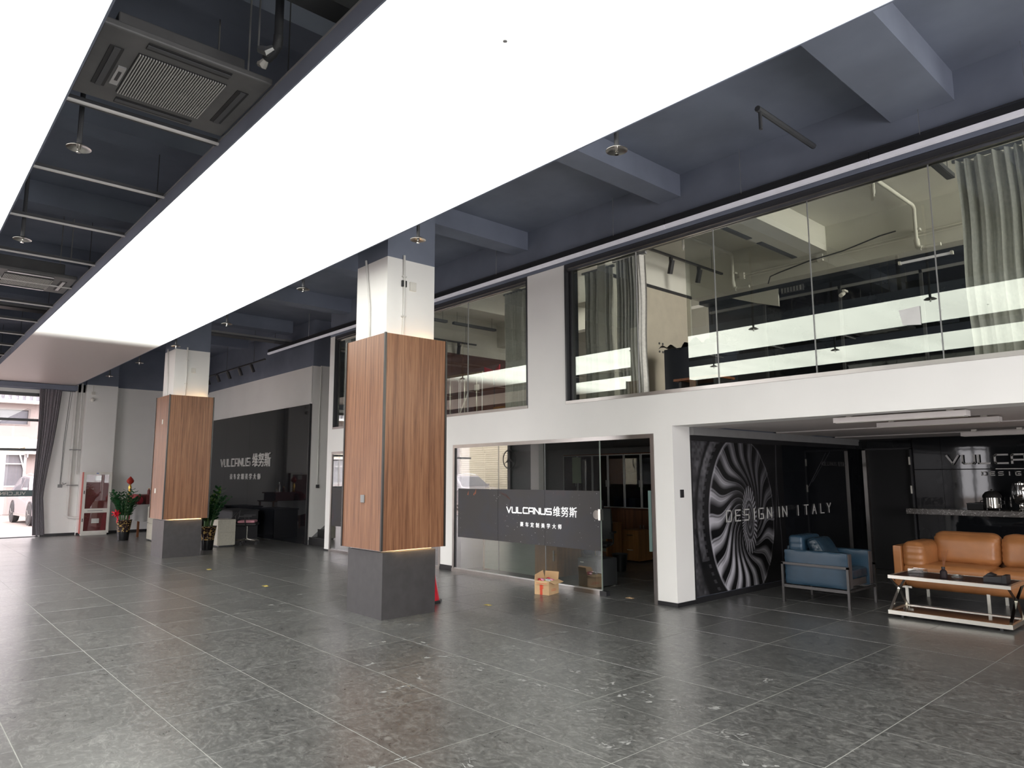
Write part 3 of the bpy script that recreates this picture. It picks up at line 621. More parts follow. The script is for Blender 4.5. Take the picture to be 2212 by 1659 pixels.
for k, (x, y, lab) in enumerate([(-5.983, .922, 'dished sprinkler just below the nearest air unit'), (-8.76, .911, 'dished sprinkler before the farther air unit, left edge'),
      (-3.278, 4.034, 'dished sprinkler at upper centre, right of the broad light panel'), (-6.01, 4.053, 'dished sprinkler above and right of the nearest column'),
      (-8.678, 4.023, 'dished sprinkler left of the top of the nearest column'), (-11.525, 4.042, 'dished sprinkler midway between the two columns'),
      (-14.157, 4.029, 'dished sprinkler above the farther column'), (-16.777, 4.045, 'small dished sprinkler just left of the farther column'), (-19.481, 4.045, 'smallest dished sprinkler near the end wall')]):
    sprinkler(x, y, 4.1, lab, 'sprinklers with steel collector discs')
# suspended strip light along the white wall
o = thing('linear_lamp', (-6, 7.36, 4.8), 'long thin pale strip lamp hung along the top of the upstairs windows', 'strip light')
for k in range(9):
    a = 5.0-k*2.55; b = max(a-2.55, -17.83)
    if b >= a: break
    build('diffuser', B(b+.004, a-.004, 7.335, 7.385, 4.803, 4.85), M['strip_white'], o)
    build('housing', B(b+.004, a-.004, 7.345, 7.385, 4.85, 4.93), M['black_plastic'], o)
for x in (-6.08, -4.11, -2.17, -1.3, .6, 2.6, -8.6, -10.6, -13, -15.5): build('suspension_wire', MB().tube([(x, 7.365, 4.93), (x, 7.365, 5.5)], .0035, 5), M['alu'], o)
build('cable', MB().tube([(-17.9, 7.4, 4.95), (-12, 7.42, 4.98), (-6, 7.40, 4.955), (0, 7.42, 4.98), (5, 7.41, 4.96)], .008, 5), M['dark_grey'], o)
# ceiling cable trays and spot track in the far corner
o = thing('spot_track', (-21, 6.9, 4.45), 'black ceiling track with a row of spotlights before the far black wall', 'track light')
build('track', B(-23.2, -16.9, 6.88, 6.92, 4.50, 4.53), M['black_plastic'], o)
for k in range(7):
    x = -22.7+k*.82
    sp_ = build('spotlight', MB().tube([(x, 6.9, 4.48), (x-.02, 6.98, 4.30)], .045, 10), M['black_plastic'], o)
    build('bracket', B(x-.02, x+.02, 6.885, 6.915, 4.45, 4.51), M['black_plastic'], sp_)
for x in (-22, -19.5, -17.6): build('hanger', MB().tube([(x, 6.9, 4.53), (x, 6.9, 5.5)], .005, 5), M['dark_grey'], o)
o = thing('cable_tray', (-16, 6, 4.8), 'dark perforated cable tray crossing the ceiling by the far corner', 'cable tray')
build('tray', B(-17.2, -16.9, -1, 7.6, 5.0, 5.03), M['dark_grey'], o)
build('side_rail', B(-16.92, -16.9, -1, 7.6, 5.03, 5.08).box(-17.2, -17.18, -1, 7.6, 5.03, 5.08), M['mid_grey'], o)
for y in (0, 2.5, 5, 7.2): build('hanger', MB().tube([(-17.05, y, 4.97), (-17.05, y, 5.5)], .006, 5), M['dark_grey'], o)
# pelmet over end glazing
tag(build('curtain_pelmet', MB().box(-23.3, -22.95, -3.7, 4.0, 4.06, 4.19), M['black_paint']), 'dark curtain pelmet box along the top of the end wall', 'pelmet')
# ================================================================== UPSTAIRS WINDOWS
def up_window(name, x0, x1, panes, label, gap=None):
    w_ = structE(name, ((x0+x1)/2, Y0, 2.66), label, 'window')
    build('window_frame', MB().box(x0, x1, Y0-.006, Y1, 4.70, 4.765), M['frame_dark'], w_)
    build('window_frame', MB().box(x0, x0+.03, Y0-.008, Y1, 2.67, 4.70).box(x0+.045, x0+.085, Y0+.06, Y1, 2.67, 4.70), M['frame_dark'], w_)
    build('window_frame', MB().box(x1-.03, x1, Y0-.008, Y1, 2.67, 4.70), M['frame_dark'], w_)
    build('window_sill', B(x0, x1, Y0-.012, Y1+.02, 2.655, 2.70), M['steel'], w_)
    build('head_rail', B(x0, x1, Y0+.02, Y0+.05, 4.66, 4.70), M['steel'], w_)
    for a, b, off in panes:
        p_ = build('pane', B(a+.003, b-.003, Y0+.06+off, Y0+.068+off, 2.70, 4.68), M['wg_up'], w_)
        build('pane_edge', B(b-.004, b+.004, Y0+.052+off, Y0+.07+off, 2.70, 4.68), M['mid_grey'], w_)
    return w_
up_window('window_3', -14.30, -7.93, [(-14.2, -13.2, 0), (-13.2, -12.0, 0), (-12.0, -10.75, 0), (-10.75, -9.52, 0), (-9.52, -7.95, 0)], 'upstairs window partly behind the nearest column')
up_window('window_4', -7.11, 5.1, [(-7.03, -5.83, .03), (-5.02, -4.597, 0), (-4.597, -3.395, 0), (-3.395, -2.165, 0), (-2.165, -.95, 0), (-.95, .27, 0), (.27, 1.49, 0), (1.49, 2.7, 0), (2.7, 3.9, 0), (3.9, 5.08, 0)],
          'long upstairs window with one sliding pane left open')
o = thing('notice_sheet', (-2.42, 7.49, 3.08), 'white paper sheet stuck on the long upstairs window', 'paper')
build('sheet', MB().add([(-2.53, 7.500, 3.245), (-2.336, 7.500, 3.26), (-2.336, 7.500, 3.07), (-2.50, 7.500, 3.09), (-2.53, 7.498, 3.245), (-2.336, 7.498, 3.26), (-2.336, 7.498, 3.07), (-2.50, 7.498, 3.09)], [(0,1,2,3),(7,6,5,4),(0,4,5,1),(1,5,6,2),(2,6,7,3),(3,7,4,0)]), M['paper'], o)
# ------------------------------------------------------------------ curtains
def curtain(name, x0, x1, y, z0, z1, folds, amp, matl, label, narrow=None, axis='x', shift=0, seed=1):
    r_ = random.Random(seed); ph = [r_.uniform(0, 6.28) for _ in range(4)]
    th = .012
    def f(u, v, s):
        z = z0+(z1-z0)*v; k = 1.0 if narrow is None else narrow(v)
        c = (x0+x1)/2 + (shift(v) if callable(shift) else 0)
        p = c+(u-.5)*(x1-x0)*k + .010*math.sin(9*v+ph[0])
        uu = u + .06*math.sin(2*PI*u+ph[1]) 
        d = amp*(math.sin(2*PI*folds*uu+ph[2]+.5*math.sin(3*v)) + .35*math.sin(2*PI*folds*2.3*uu+ph[3]))*(0.85+.3*v) + s*th
        return (p, y+d, z) if axis == 'x' else (y+d, p, z)
    nu, nv = int(folds*12), 24
    mb = MB(); mb.grid(lambda u, v: f(u, v, 0), nu, nv); mb.grid(lambda u, v: f(u, v, 1), nu, nv)
    o = thing(name, (((x0+x1)/2, y, z0) if axis == 'x' else (y, (x0+x1)/2, z0)), label, 'curtain')
    build('cloth', mb, matl, o, smooth=True)
    if axis == 'x': build('rail', B(x0-.05, x1+.05, y-.02, y+.02, z1, z1+.03), M['mid_grey'], o)
    else: build('rail', B(y-.02, y+.02, x0-.05, x1+.05, z1, z1+.03), M['mid_grey'], o)
    return o
curtain('curtain', -7.0, -6.47, 7.78, 2.72, 4.66, 5, .035, M['curtain'], 'thin grey curtain at the left end of the long upstairs window', seed=2)
curtain('curtain', -6.36, -5.86, 7.74, 2.70, 4.70, 7, .035, M['curtain'], 'bunched grey curtain beside the open upstairs pane', seed=3)
curtain('curtain', -1.98, -1.36, 7.80, 2.70, 4.72, 7, .05, M['curtain_w'], 'pale grey curtain at the right end of the upstairs window', seed=4)
curtain('curtain', -1.2, .2, 7.83, 2.70, 4.72, 12, .05, M['curtain_w'], 'pale grey curtain outside the right edge upstairs', seed=9)
curtain('curtain', -8.85, -8.02, 7.80, 2.70, 4.70, 8, .04, M['curtain_w'], 'pale grey curtain upstairs just left of the white pier', seed=5)
curtain('curtain', -14.15, -13.75, 7.80, 2.70, 4.70, 4, .04, M['curtain'], 'grey curtain upstairs left of the nearest column', seed=6)
curtain('curtain', 3.12, 3.66, -23.12, .05, 4.06, 9, .020, M['curtain_d'], 'dark grey curtain gathered beside the glazed end wall',
        narrow=lambda v: (.47+.53*((v-.26)/.74)**1.1) if v > .26 else .47+.06*(1-v/.26), axis='y', shift=lambda v: (-.11*(1-(v-.26)/.74)**1.1) if v > .26 else -.11+.07*(1-v/.26), seed=8)
# ------------------------------------------------------------------ upstairs room contents
def bar_lamp(x, ya, yb, z, label, ax='y'):
    o = thing('linear_pendant', (x, (ya+yb)/2, z), label, 'pendant lamp', 'black linear pendants upstairs')
    build('housing', B(x-.04, x+.04, ya, yb, z, z+.05), M['black_plastic'], o)
    build('diffuser', B(x-.03, x+.03, ya+.02, yb-.02, z-.004, z), M['dark_grey'], o)
    for y in (ya+.1, yb-.1): build('wire', MB().tube([(x, y, z+.05), (x, y, 5.2)], .004, 5), M['dark_grey'], o)
bar_lamp(-4.72, 7.72, 8.62, 4.82, 'black linear pendant upstairs, front of the pair in the long window')
bar_lamp(-4.71, 8.86, 9.9, 4.82, 'black linear pendant upstairs, rear of the pair in the long window')
bar_lamp(-2.24, 7.72, 8.52, 4.84, 'black linear pendant upstairs beside the right curtain')
bar_lamp(-11.44, 8.62, 9.77, 4.75, 'black linear pendant upstairs seen just right of the nearest column')
bar_lamp(-11.44, 7.75, 8.45, 4.75, 'black linear pendant end peeking past the nearest column')
bar_lamp(-9.2, 7.9, 9.3, 4.95, 'black linear pendant upstairs by the white pier curtain')
def track(x, ya, yb, z, ys, label):
    o = thing('spot_track', (x, (ya+yb)/2, z), label, 'track light')
    build('track', B(x-.018, x+.018, ya, yb, z, z+.03), M['black_plastic'], o)
    for y in (ya+.3, yb-.3): build('wire', MB().tube([(x, y, z+.03), (x, y, 5.2)], .004, 5), M['dark_grey'], o)
    for y in ys:
        s_ = build('spotlight', MB().tube([(x+.02, y+.0, z-.05), (x-.05, y+.03, z-.24)], .04, 12), M['black_plastic'], o)
        build('bracket', B(x-.015, x+.015, y-.03, y+.03, z-.07, z), M['black_plastic'], s_)
track(-5.94, 7.76, 10.0-.08, 4.84, (8.52, 9.25), 'black track with two spotlights upstairs behind the open pane')
track(-12.2, 8.0, 9.85, 4.55, (9.35,), 'black track with a spotlight upstairs beside the nearest column')
track(-10.3, 9.9, 10.5, 4.55, (10.1,), 'single spotlight upstairs near the pale curtain')
for x, y0_, y1_, lab in ((-5.74, 7.9, 9.9, 'white sprinkler pipe bending down the upstairs back wall behind the open pane'), (-3.06, 7.9, 9.9, 'white sprinkler pipe bending down the upstairs back wall near the right curtain')):
    o = thing('sprinkler_pipe', (x, 9.9, 4.6), lab, 'pipe')
    build('pipe', MB().tube([(x, y0_, 5.14), (x, y1_-.08, 5.14), (x, y1_-.03, 5.13), (x, y1_, 5.10), (x, y1_, 5.0), (x, y1_, 4.70), (x, y1_, 4.61), (x+.03, y1_, 4.56), (x+.08, y1_, 4.55), (x+.28, y1_, 4.55)], .024, 10), M['up_white'], o, smooth=True)
    build('elbow', MB().tube([(x, y1_, 4.68), (x+.01, y1_, 4.58), (x+.06, y1_, 4.55)], .034, 10), M['up_white'], o, smooth=True)
    build('bracket', B(x-.05, x+.05, y1_-.01, y1_+.06, 4.8, 4.83), M['up_white'], o)
    hx = x+.0; build('drop', MB().tube([(hx, 8.55, 5.12), (hx, 8.55, 4.98)], .02, 8), M['up_white'], o)
    build('sprinkler_head', MB().lathe([(.022, 4.98), (.018, 4.94), (.008, 4.92), (.016, 4.90), (.001, 4.895)], (hx, 8.55), 10), M['off_white'], o)
o = thing('wall_conduit', (-4.5, 9.93, 4.7), 'white conduits and a loose black cable along the upstairs back wall', 'cable')
for z in (4.72, 4.76): build('conduit', MB().tube([(-5.7, 9.94, z), (-2.2, 9.94, z+.02)], .008, 6), M['off_white'], o)
build('cable', MB().tube([(-5.15, 9.9, 4.52), (-5.1, 9.88, 4.62), (-4.95, 9.9, 4.66), (-4.5, 9.88, 4.72), (-4.0, 9.9, 4.76), (-3.5, 9.88, 4.84), (-3.3, 9.9, 4.86)], .009, 6), M['black_plastic'], o)
for x in (-5.6, -4.35): build('junction_box', B(x-.04, x+.04, 9.92, 9.96, 4.70, 4.80), M['off_white'], o)
o = thing('exhaust_duct', (-5.2, 10.15, 4.3), 'white duct end and grille under the upstairs back wall', 'duct')
build('duct_panel', MB().prism([(-5.95, 4.5), (-5.15, 4.5), (-5.15, 4.22), (-5.5, 4.33)], 'y', 10.2, 10.23), M['up_white'], o)
build('grille', B(-5.1, -4.75, 10.2, 10.23, 4.40, 4.49), M['dark_grey'], o)
for k in range(7): build('slat', B(-5.09+k*.048, -5.07+k*.048, 10.19, 10.2, 4.41, 4.48), M['mid_grey'], o)
o = thing('wall_panel', (-6.56, 9, 2.7), 'beige board panel with dark trim on the left partition upstairs', 'wall panel')
build('board', B(-6.57, -6.55, 8.2, 9.9, 2.65, 4.55), mat('beige_board', (.46, .42, .34), .35), o)
build('top_trim', B(-6.57, -6.54, 7.8, 9.94, 4.55, 4.60), M['frame_dark'], o)
build('side_trim', B(-6.57, -6.54, 8.15, 8.2, 2.65, 4.55), M['frame_dark'], o)
for a in (9.0, 9.09):
    for z in (3.55, 3.68): build('stud', MB().lathe([(.018, -6.55), (.018, -6.54), (.001, -6.535)], (a, z), 8, axis='x'), M['dark_grey'], o)
o = thing('office_partition', (-4, 10.4, 2.7), 'framed dark glass partition at the back of the upstairs room', 'partition')
for x in (-5.5, -4.3, -3.2, -2.1, -.9, .3): build('mullion', B(x-.02, x+.02, 10.40, 10.45, 2.62, 4.40), M['dark_grey'], o)
build('top_rail', B(-6.5, 5, 10.40, 10.45, 4.36, 4.40), M['mid_grey'], o)
for a, b in ((-5.5, -4.3), (-4.3, -3.2), (-3.2, -2.1), (-2.1, -.9), (-.9, .3)): build('pane', B(a+.02, b-.02, 10.425, 10.43, 2.62, 4.36), M['gloss_black'], o)
o = thing('wall_camera', (-4.2, 10.3, 4.25), 'small white camera under the upstairs soffit', 'camera')
build('bracket', B(-4.22, -4.18, 10.3, 10.42, 4.28, 4.31), M['off_white'], o); build('camera_body', MB().tube([(-4.2, 10.3, 4.25), (-4.2, 10.2, 4.2)], .03, 10), M['off_white'], o)
for k, (x, l_) in enumerate(((-3.05, 'pale tube lamp under the upstairs soffit, left'), (-1.9, 'pale tube lamp under the upstairs soffit, right'))):
    o = thing('tube_lamp', (x, 10.15, 4.46), l_, 'lamp')
    build('tube', B(x-.3, x+.3, 10.14, 10.17, 4.46, 4.49), M['strip_white'], o)
    build('end_cap', MB().box(x-.33, x-.3, 10.13, 10.18, 4.455, 4.5).box(x+.3, x+.33, 10.13, 10.18, 4.455, 4.5), M['off_white'], o)
# covered desk/monitor heap behind the open pane, seat back
o = thing('covered_cabinet', (-5.6, 8.6, 2.62), 'dark cabinet draped with black plastic behind the open upstairs pane', 'cabinet')
build('body', B(-6.0, -5.15, 8.35, 8.9, 2.62, 3.42), M['navy'], o, bevel=.01)
dr = MB().grid(lambda u, v: (-6.06+.96*u, 8.30+.65*v+.02*math.sin(20*u), 3.43+.035*math.sin(13*u+3*v)+.03*math.sin(31*u+9*v)+.05*u), 30, 10)
build('plastic_cover', dr, M['black_plastic'], o, smooth=True)
o = thing('desk', (-4.9, 8.0, 2.62), 'low brown desk edge behind the upstairs glass', 'desk')
build('desk_top', B(-5.5, -4.85, 7.85, 8.3, 2.86, 2.89), M['wood_r'], o)
for x in (-5.45, -4.92): build('leg', B(x, x+.04, 7.9, 8.25, 2.62, 2.86), M['black_plastic'], o)
# landing balustrade and bits behind the middle window
o = thing('balustrade', (-11.6, 9, 2.62), 'glass balustrade with a wooden handrail on the upstairs landing', 'railing')
build('handrail', MB().tube([(-12.35, 9, 3.745), (-10.93, 9, 3.715)], .025, 10), M['handrail'], o, smooth=True)
def rrect(x0, x1, z0, z1, r=.08):
    return [(x0, 9, z0), (x0, 9, z1-r), (x0+r*.3, 9, z1-r*.3), (x0+r, 9, z1), (x1-r, 9, z1), (x1-r*.3, 9, z1-r*.3), (x1, 9, z1-r), (x1, 9, z0)]
for a, b in ((-12.3, -11.72), (-11.66, -10.95)):
    build('glass_panel', B(a+.01, b-.01, 8.997, 9.003, 2.64, 3.64), M['wg_clear'], o)
    build('panel_edge', MB().tube(rrect(a, b, 2.64, 3.66), .008, 6), M['alu'], o)
for x in (-12.0, -11.5, -11.1): build('post', MB().tube([(x, 8.98, 2.62), (x, 8.98, 3.73)], .012, 8), M['chrome'], o)
for x, z in ((-11.12, 3.42), (-11.7, 2.70)): build('clamp', B(x-.05, x+.05, 8.97, 9.03, z-.06, z+.06), M['off_white'], o)
tag(build('leaning_pole', MB().tube([(-10.12+.02, 7.75, 2.68), (-9.95, 7.85, 3.12)], .012, 8), M['off_white']), 'thin white stick leaning behind the upstairs glass by the nearest column', 'stick')
o = thing('red_banner', (-11, 9.6, 3.6), 'red folded display card like an open book on the landing wall', 'sign')
for s in (-1, 1):
    build('leaf', MB().add([(-11.62, 9.9, 3.70), (-11.62+s*.22, 9.82, 3.76), (-11.62+s*.26, 9.82, 4.02), (-11.62, 9.9, 3.92), (-11.62, 9.93, 3.70), (-11.62+s*.22, 9.85, 3.76), (-11.62+s*.26, 9.85, 4.02), (-11.62, 9.93, 3.92)],
          [(0,1,2,3),(7,6,5,4),(0,4,5,1),(1,5,6,2),(2,6,7,3),(3,7,4,0)]), M['red'], o)
build('spine', MB().tube([(-11.62, 9.88, 3.6), (-11.62, 9.88, 3.93)], .008, 6), M['alu'], o)
build('stand', MB().tube([(-11.62, 9.9, 2.62), (-11.62, 9.9, 3.68)], .012, 6), M['black_plastic'], o)
o = thing('side_cabinet', (-10.6, 9.4, 2.62), 'low brown cabinet upstairs behind the balustrade', 'cabinet')
build('body', B(-10.95, -10.1, 9.3, 9.7, 2.62, 3.02), M['wood_c'], o); build('door', B(-10.93, -10.53, 9.28, 9.3, 2.66, 3.0), M['wood_c'], o); build('door', B(-10.51, -10.12, 9.28, 9.3, 2.66, 3.0), M['wood_c'], o)
# binders in the leftmost upstairs window
o = thing('binder_shelf', (-13.9, 8.6, 2.62), 'low dark shelf upstairs behind the leftmost window strip', 'shelf')
build('body', B(-14.3, -13.0, 8.5, 8.8, 2.62, 2.9), M['dark_grey'], o); build('top_board', B(-14.32, -12.98, 8.48, 8.82, 2.9, 2.93), M['black_plastic'], o)
for k in range(6):
    b_ = thing('binder', (-14.2+k*.11, 8.6, 2.93), '%s binder, %s from the left on the low upstairs shelf' % (('grey', 'pale')[k % 2], ('first', 'second', 'third', 'fourth', 'fifth', 'sixth')[k]), 'binder', 'binders upstairs at the left')
    build('cover', B(-14.24+k*.11, -14.16+k*.11, 8.52, 8.76, 2.93, 3.24), M['off_white'] if k % 2 else M['mid_grey'], b_); build('spine_label', B(-14.22+k*.11, -14.18+k*.11, 8.515, 8.52, 3.05, 3.18), M['paper'], b_)

# ================================================================== SHOPFRONT OF THE OFFICE
def shopfront(name, x0, x1, top, label):
    o = structE(name, ((x0+x1)/2, Y0, 0), label, 'window')
    build('window_frame', B(x0, x1, Y0-.012, Y0+.12, top-.055, top), M['steel'], o)
    build('window_frame', B(x0, x0+.05, Y0-.012, Y0+.12, .0, top-.055), M['steel'], o)
    build('window_frame', B(x1-.055, x1, Y0-.012, Y0+.12, 0, top-.055), M['steel'], o)
    return o
s1 = shopfront('window_5', -9.845, -5.55, 2.15, 'glazed office front with black starry poster and open glass door')
build('jamb_shadow', B(-9.79, -9.74, Y0+.01, Y0+.1, 0, 2.09), M['frame_dark'], s1)
build('sill', B(-9.85, -6.43, Y0-.02, Y0+.06, 0, .055), M['steel'], s1)
build('sill_cap', B(-9.80, -6.48, Y0-.004, Y0+.02, .055, .07), M['alu'], s1)
build('floor_hinge', B(-6.50, -6.38, Y0-.03, Y0+.04, .0, .06), M['black_plastic'], s1)
for a, b in ((-9.74, -8.645), (-8.64, -7.575), (-7.57, -6.485)):
    build('pane', B(a, b, Y0+.004, Y0+.014, .06, 2.10), M['wg'], s1)
for x in (-8.6425, -7.5725): build('pane_joint', B(x-.004, x+.004, Y0+.002, Y0+.014, .06, 2.1), M['mid_grey'], s1)
build('pane_edge', B(-6.486, -6.478, Y0, Y0+.018, .06, 2.1), M['desk_panel'], s1)
lk = build('lock_plate', MB().lathe([(.062, Y0-.03), (.062, Y0+.03)], (-6.535, 1.075), 20, axis='y'), M['chrome'], s1)
build('lock_strip', B(-6.50, -6.46, Y0-.032, Y0+.03, 1.0, 1.15), M['chrome_b'], s1)
# black poster on the glass in three sheets
po = thing('poster', (-8.1, 7.44, .58), 'wide black starry poster with white company name across the office glass', 'poster')
for a, b in ((-9.69, -8.646), (-8.640, -7.575), (-7.571, -6.488)): build('poster_sheet', B(a, b, Y0-.006, Y0-.002, .585, 1.40), M['poster'], po)
sheet_y = Y0-.0065
for i, ch in enumerate('VULCANUS'):
    mb = MB(); glyph(mb, ch, i*.1275, 0, .098, .082, .020, on_y(-8.425, sheet_y, 1.042), .003); build('letter', mb, M['letter'], po)
for i, ch in enumerate(NAME_CJK): cjk(ch, .155, .003, (lambda u, v, d, i=i: (-7.40+i*.165+u, sheet_y-d, 1.032+v)), M['letter'], po, .0015)
for i, ch in enumerate(SUB_CJK): cjk(ch, .075, .002, (lambda u, v, d, i=i: (-8.115+i*.1165+u, sheet_y-d, .845+v)), M['letter'], po, .0015)
cr = MB()
for s_ in range(5):
    cr.tube([(-8.62+.02*s_, sheet_y-.001, 1.36-.01*s_), (-8.45, sheet_y-.001, 1.33-.01*s_), (-8.34, sheet_y-.001, 1.24), (-8.35, sheet_y-.001, 1.14)], .0012, 4)
fl_ = MB()
for fx, fz, fh in ((-9.42, 1.30, .07), (-9.22, 1.32, .09), (-9.26, 1.30, .05)): fl_.add([(fx-.015, sheet_y, fz), (fx+.012, sheet_y, fz-.01), (fx+.02, sheet_y, fz+fh)], [(0,1,2)])
tag(build('flame_print', fl_, mat('orange_print', (.35, .10, .04), .6), po), 'small orange flames')
tag(build('comet_trail', cr, mat('rust_print', (.16, .06, .04), .6), po), 'thin rust comet arc')
# door leaf opened inwards
dr_ = thing('glass_door', (-5.62, 7.50, 0), 'frameless glass office door standing open, seen edge on', 'door')
a_ = math.radians(127.0); dd = Vector((math.cos(a_), math.sin(a_), 0)); nn = Vector((-dd.y, dd.x, 0)); p0 = Vector((-5.62, 7.50, 0))
def leaf(mb, s0, s1, t0, t1, z0, z1):
    c = [p0+dd*s+nn*t for s, t in ((s0, t0), (s1, t0), (s1, t1), (s0, t1))]
    return mb.add([(q.x, q.y, z0) for q in c]+[(q.x, q.y, z1) for q in c], [(0,3,2,1),(4,5,6,7),(0,1,5,4),(1,2,6,5),(2,3,7,6),(3,0,4,7)])
build('pane', leaf(MB(), .02, .86, -.005, .005, .03, 2.06), M['wg_clear'], dr_)
build('patch_fitting', leaf(MB(), 0, .16, -.014, .014, .0, .09), M['chrome_b'], dr_)
build('patch_fitting', leaf(MB(), 0, .16, -.014, .014, 1.98, 2.08), M['chrome_b'], dr_)
for s in (1, -1):
    h_ = build('handle', leaf(MB(), .74, .79, s*.03, s*.075, .56, 1.40), M['teal_glass'], dr_, bevel=.008)
    for z in (.70, 1.26): build('handle_mount', leaf(MB(), .755, .775, s*.005, s*.03, z, z+.03), M['chrome'], h_)
s2 = shopfront('window_6', -14.30, -10.20, 2.155, 'office glazing mostly hidden behind the nearest column')
build('sill', B(-14.3, -10.2, Y0-.02, Y0+.06, 0, .05), M['steel'], s2)
for a, b in ((-14.24, -13.3), (-13.29, -12.3), (-12.29, -11.3), (-11.29, -10.26)): build('pane', B(a, b, Y0+.004, Y0+.014, .05, 2.10), M['wg'], s2)
po2 = tag(build('poster_sheet', B(-14.2, -10.3, Y0-.006, Y0-.002, .55, 1.38), M['poster']), 'dark starry poster on the glass glimpsed left of the nearest column', 'poster')
# ================================================================== OFFICE CONTENTS
def bookcase(x0, n, wdt, y, label):
    o = thing('bookcase', (x0+n*wdt/2, y, 0), label, 'cabinet')
    x1 = x0+n*wdt
    build('carcass', MB().box(x0, x1, y+.34, y+.36, 0, 2.08).box(x0, x0+.02, y+.02, y+.34, 0, 2.08).box(x1-.02, x1, y+.02, y+.34, 0, 2.08).box(x0+.02, x1-.02, y+.02, y+.34, 2.06, 2.08).box(x0+.02, x1-.02, y+.02, y+.34, .93, .95).box(x0+.02, x1-.02, y+.02, y+.34, 0, .04), M['wood_r'], o)
    for z in (1.30, 1.68): build('shelf', B(x0+.02, x1-.02, y+.05, y+.34, z, z+.02), M['wood_r'], o)
    for k in range(n):
        a = x0+k*wdt; b = a+wdt
        d_ = build('glass_door', MB().box(a+.006, a+.026, y, y+.018, .95, 2.06).box(b-.026, b-.006, y, y+.018, .95, 2.06).box(a+.026, b-.026, y, y+.018, 2.04, 2.06).box(a+.026, b-.026, y, y+.018, .95, .97), M['alu'], o)
        build('pane', B(a+.026, b-.026, y+.006, y+.010, .97, 2.04), glass('cabinet_glass', .04, (.35, .38, .45)) if k == 0 and 'cabinet_glass' not in bpy.data.materials else bpy.data.materials['cabinet_glass'], d_)
        hx = b-.04 if k % 2 == 0 else a+.04
        build('handle', B(hx-.004, hx+.004, y-.02, y-.008, 1.38, 1.52), M['alu'], d_)
        w_ = build('wood_door', B(a+.004, b-.004, y, y+.018, .04, .92), M['wood_r'], o)
        build('handle', B(hx-.004, hx+.004, y-.02, y-.001, .52, .62), M['alu'], w_)
    return o
bookcase(-9.40-.44*4, 6, .44, 11.56, 'tall red-brown bookcase with framed glass doors at the back of the office')
for (x, z, w_, h_, mt, lab) in ((-9.25, .97, .16, .17, 'paper', 'white boxed file pair on the low bookcase shelf'), (-9.66, .97, .18, .2, 'mid_grey', 'grey folder on the bookcase shelf'), (-9.05, 1.32, .14, .08, 'leaf2', 'small yellow green box on the bookcase shelf'), (-9.05, 1.72, .2, .16, 'red_deep', 'dark red folder on the upper bookcase shelf')):
    o = thing('file_box', (x, 11.7, z), lab, 'box'); build('body', B(x-w_/2, x+w_/2, 11.62, 11.8, z+.0, z+h_), M[mt], o); build('lid', B(x-w_/2-.005, x+w_/2+.005, 11.615, 11.805, z+h_, z+h_+.012), M[mt], o)
tag(build('paper_sheet', B(-10.86, -10.60, 11.545, 11.55, 1.45, 2.02), M['paper_g']), 'long greenish paper sheet hung on the bookcase', 'paper')
def desk(x0, x1, y0, y1, label, ped='r'):
    o = thing('desk', ((x0+x1)/2, (y0+y1)/2, 0), label, 'desk')
    build('desk_top', B(x0-.02, x1+.02, y0-.02, y1, .74, .765), M['wood_c'], o)
    build('front_panel', B(x0+.02, x1-.5, y0+.02, y0+.04, .03, .74), M['desk_panel'], o)
    build('side_panel', B(x0, x0+.02, y0, y1, 0, .74), M['wood_c'], o)
    c_ = build('pedestal', B(x1-.5, x1, y0, y1-.1, .06, .74), M['wood_c'], o)
    build('door', B(x1-.495, x1-.005, y0-.018, y0, .07, .73), M['wood_c'], c_)
    build('handle', B(x1-.07, x1-.055, y0-.04, y0-.018, .30, .46), M['alu'], c_)
    return o
desk(-9.60, -7.78, 7.92, 8.55, 'long office desk with a frosted front panel just behind the glass')
o = thing('drawer_pedestal', (-8.5, 10.75, 0), 'wooden drawer pedestal near the office bookcase', 'cabinet')
build('body', B(-8.69, -8.31, 10.6, 11.0, .04, .60), M['wood_c'], o)
for z0_, z1_ in ((.42, .59), (.06, .40)):
    q = build('drawer', B(-8.685, -8.315, 10.58, 10.6, z0_, z1_), M['wood_c'], o); build('handle', B(-8.56, -8.42, 10.565, 10.58, (z0_+z1_)/2, (z0_+z1_)/2+.012), M['chrome'], q)
o = thing('desk', (-8.8, 9.9, 0), 'brown office desk further back by the drawer pedestal', 'desk')
build('desk_top', B(-9.9, -8.45, 9.6, 10.3, .73, .76), M['wood_c'], o); build('side_panel', B(-9.9, -9.87, 9.6, 10.3, 0, .73), M['wood_c'], o); build('front_panel', B(-9.87, -8.5, 10.25, 10.28, .2, .73), M['desk_panel'], o); build('side_panel', B(-8.5, -8.47, 9.9, 10.3, 0, .73), M['wood_c'], o)
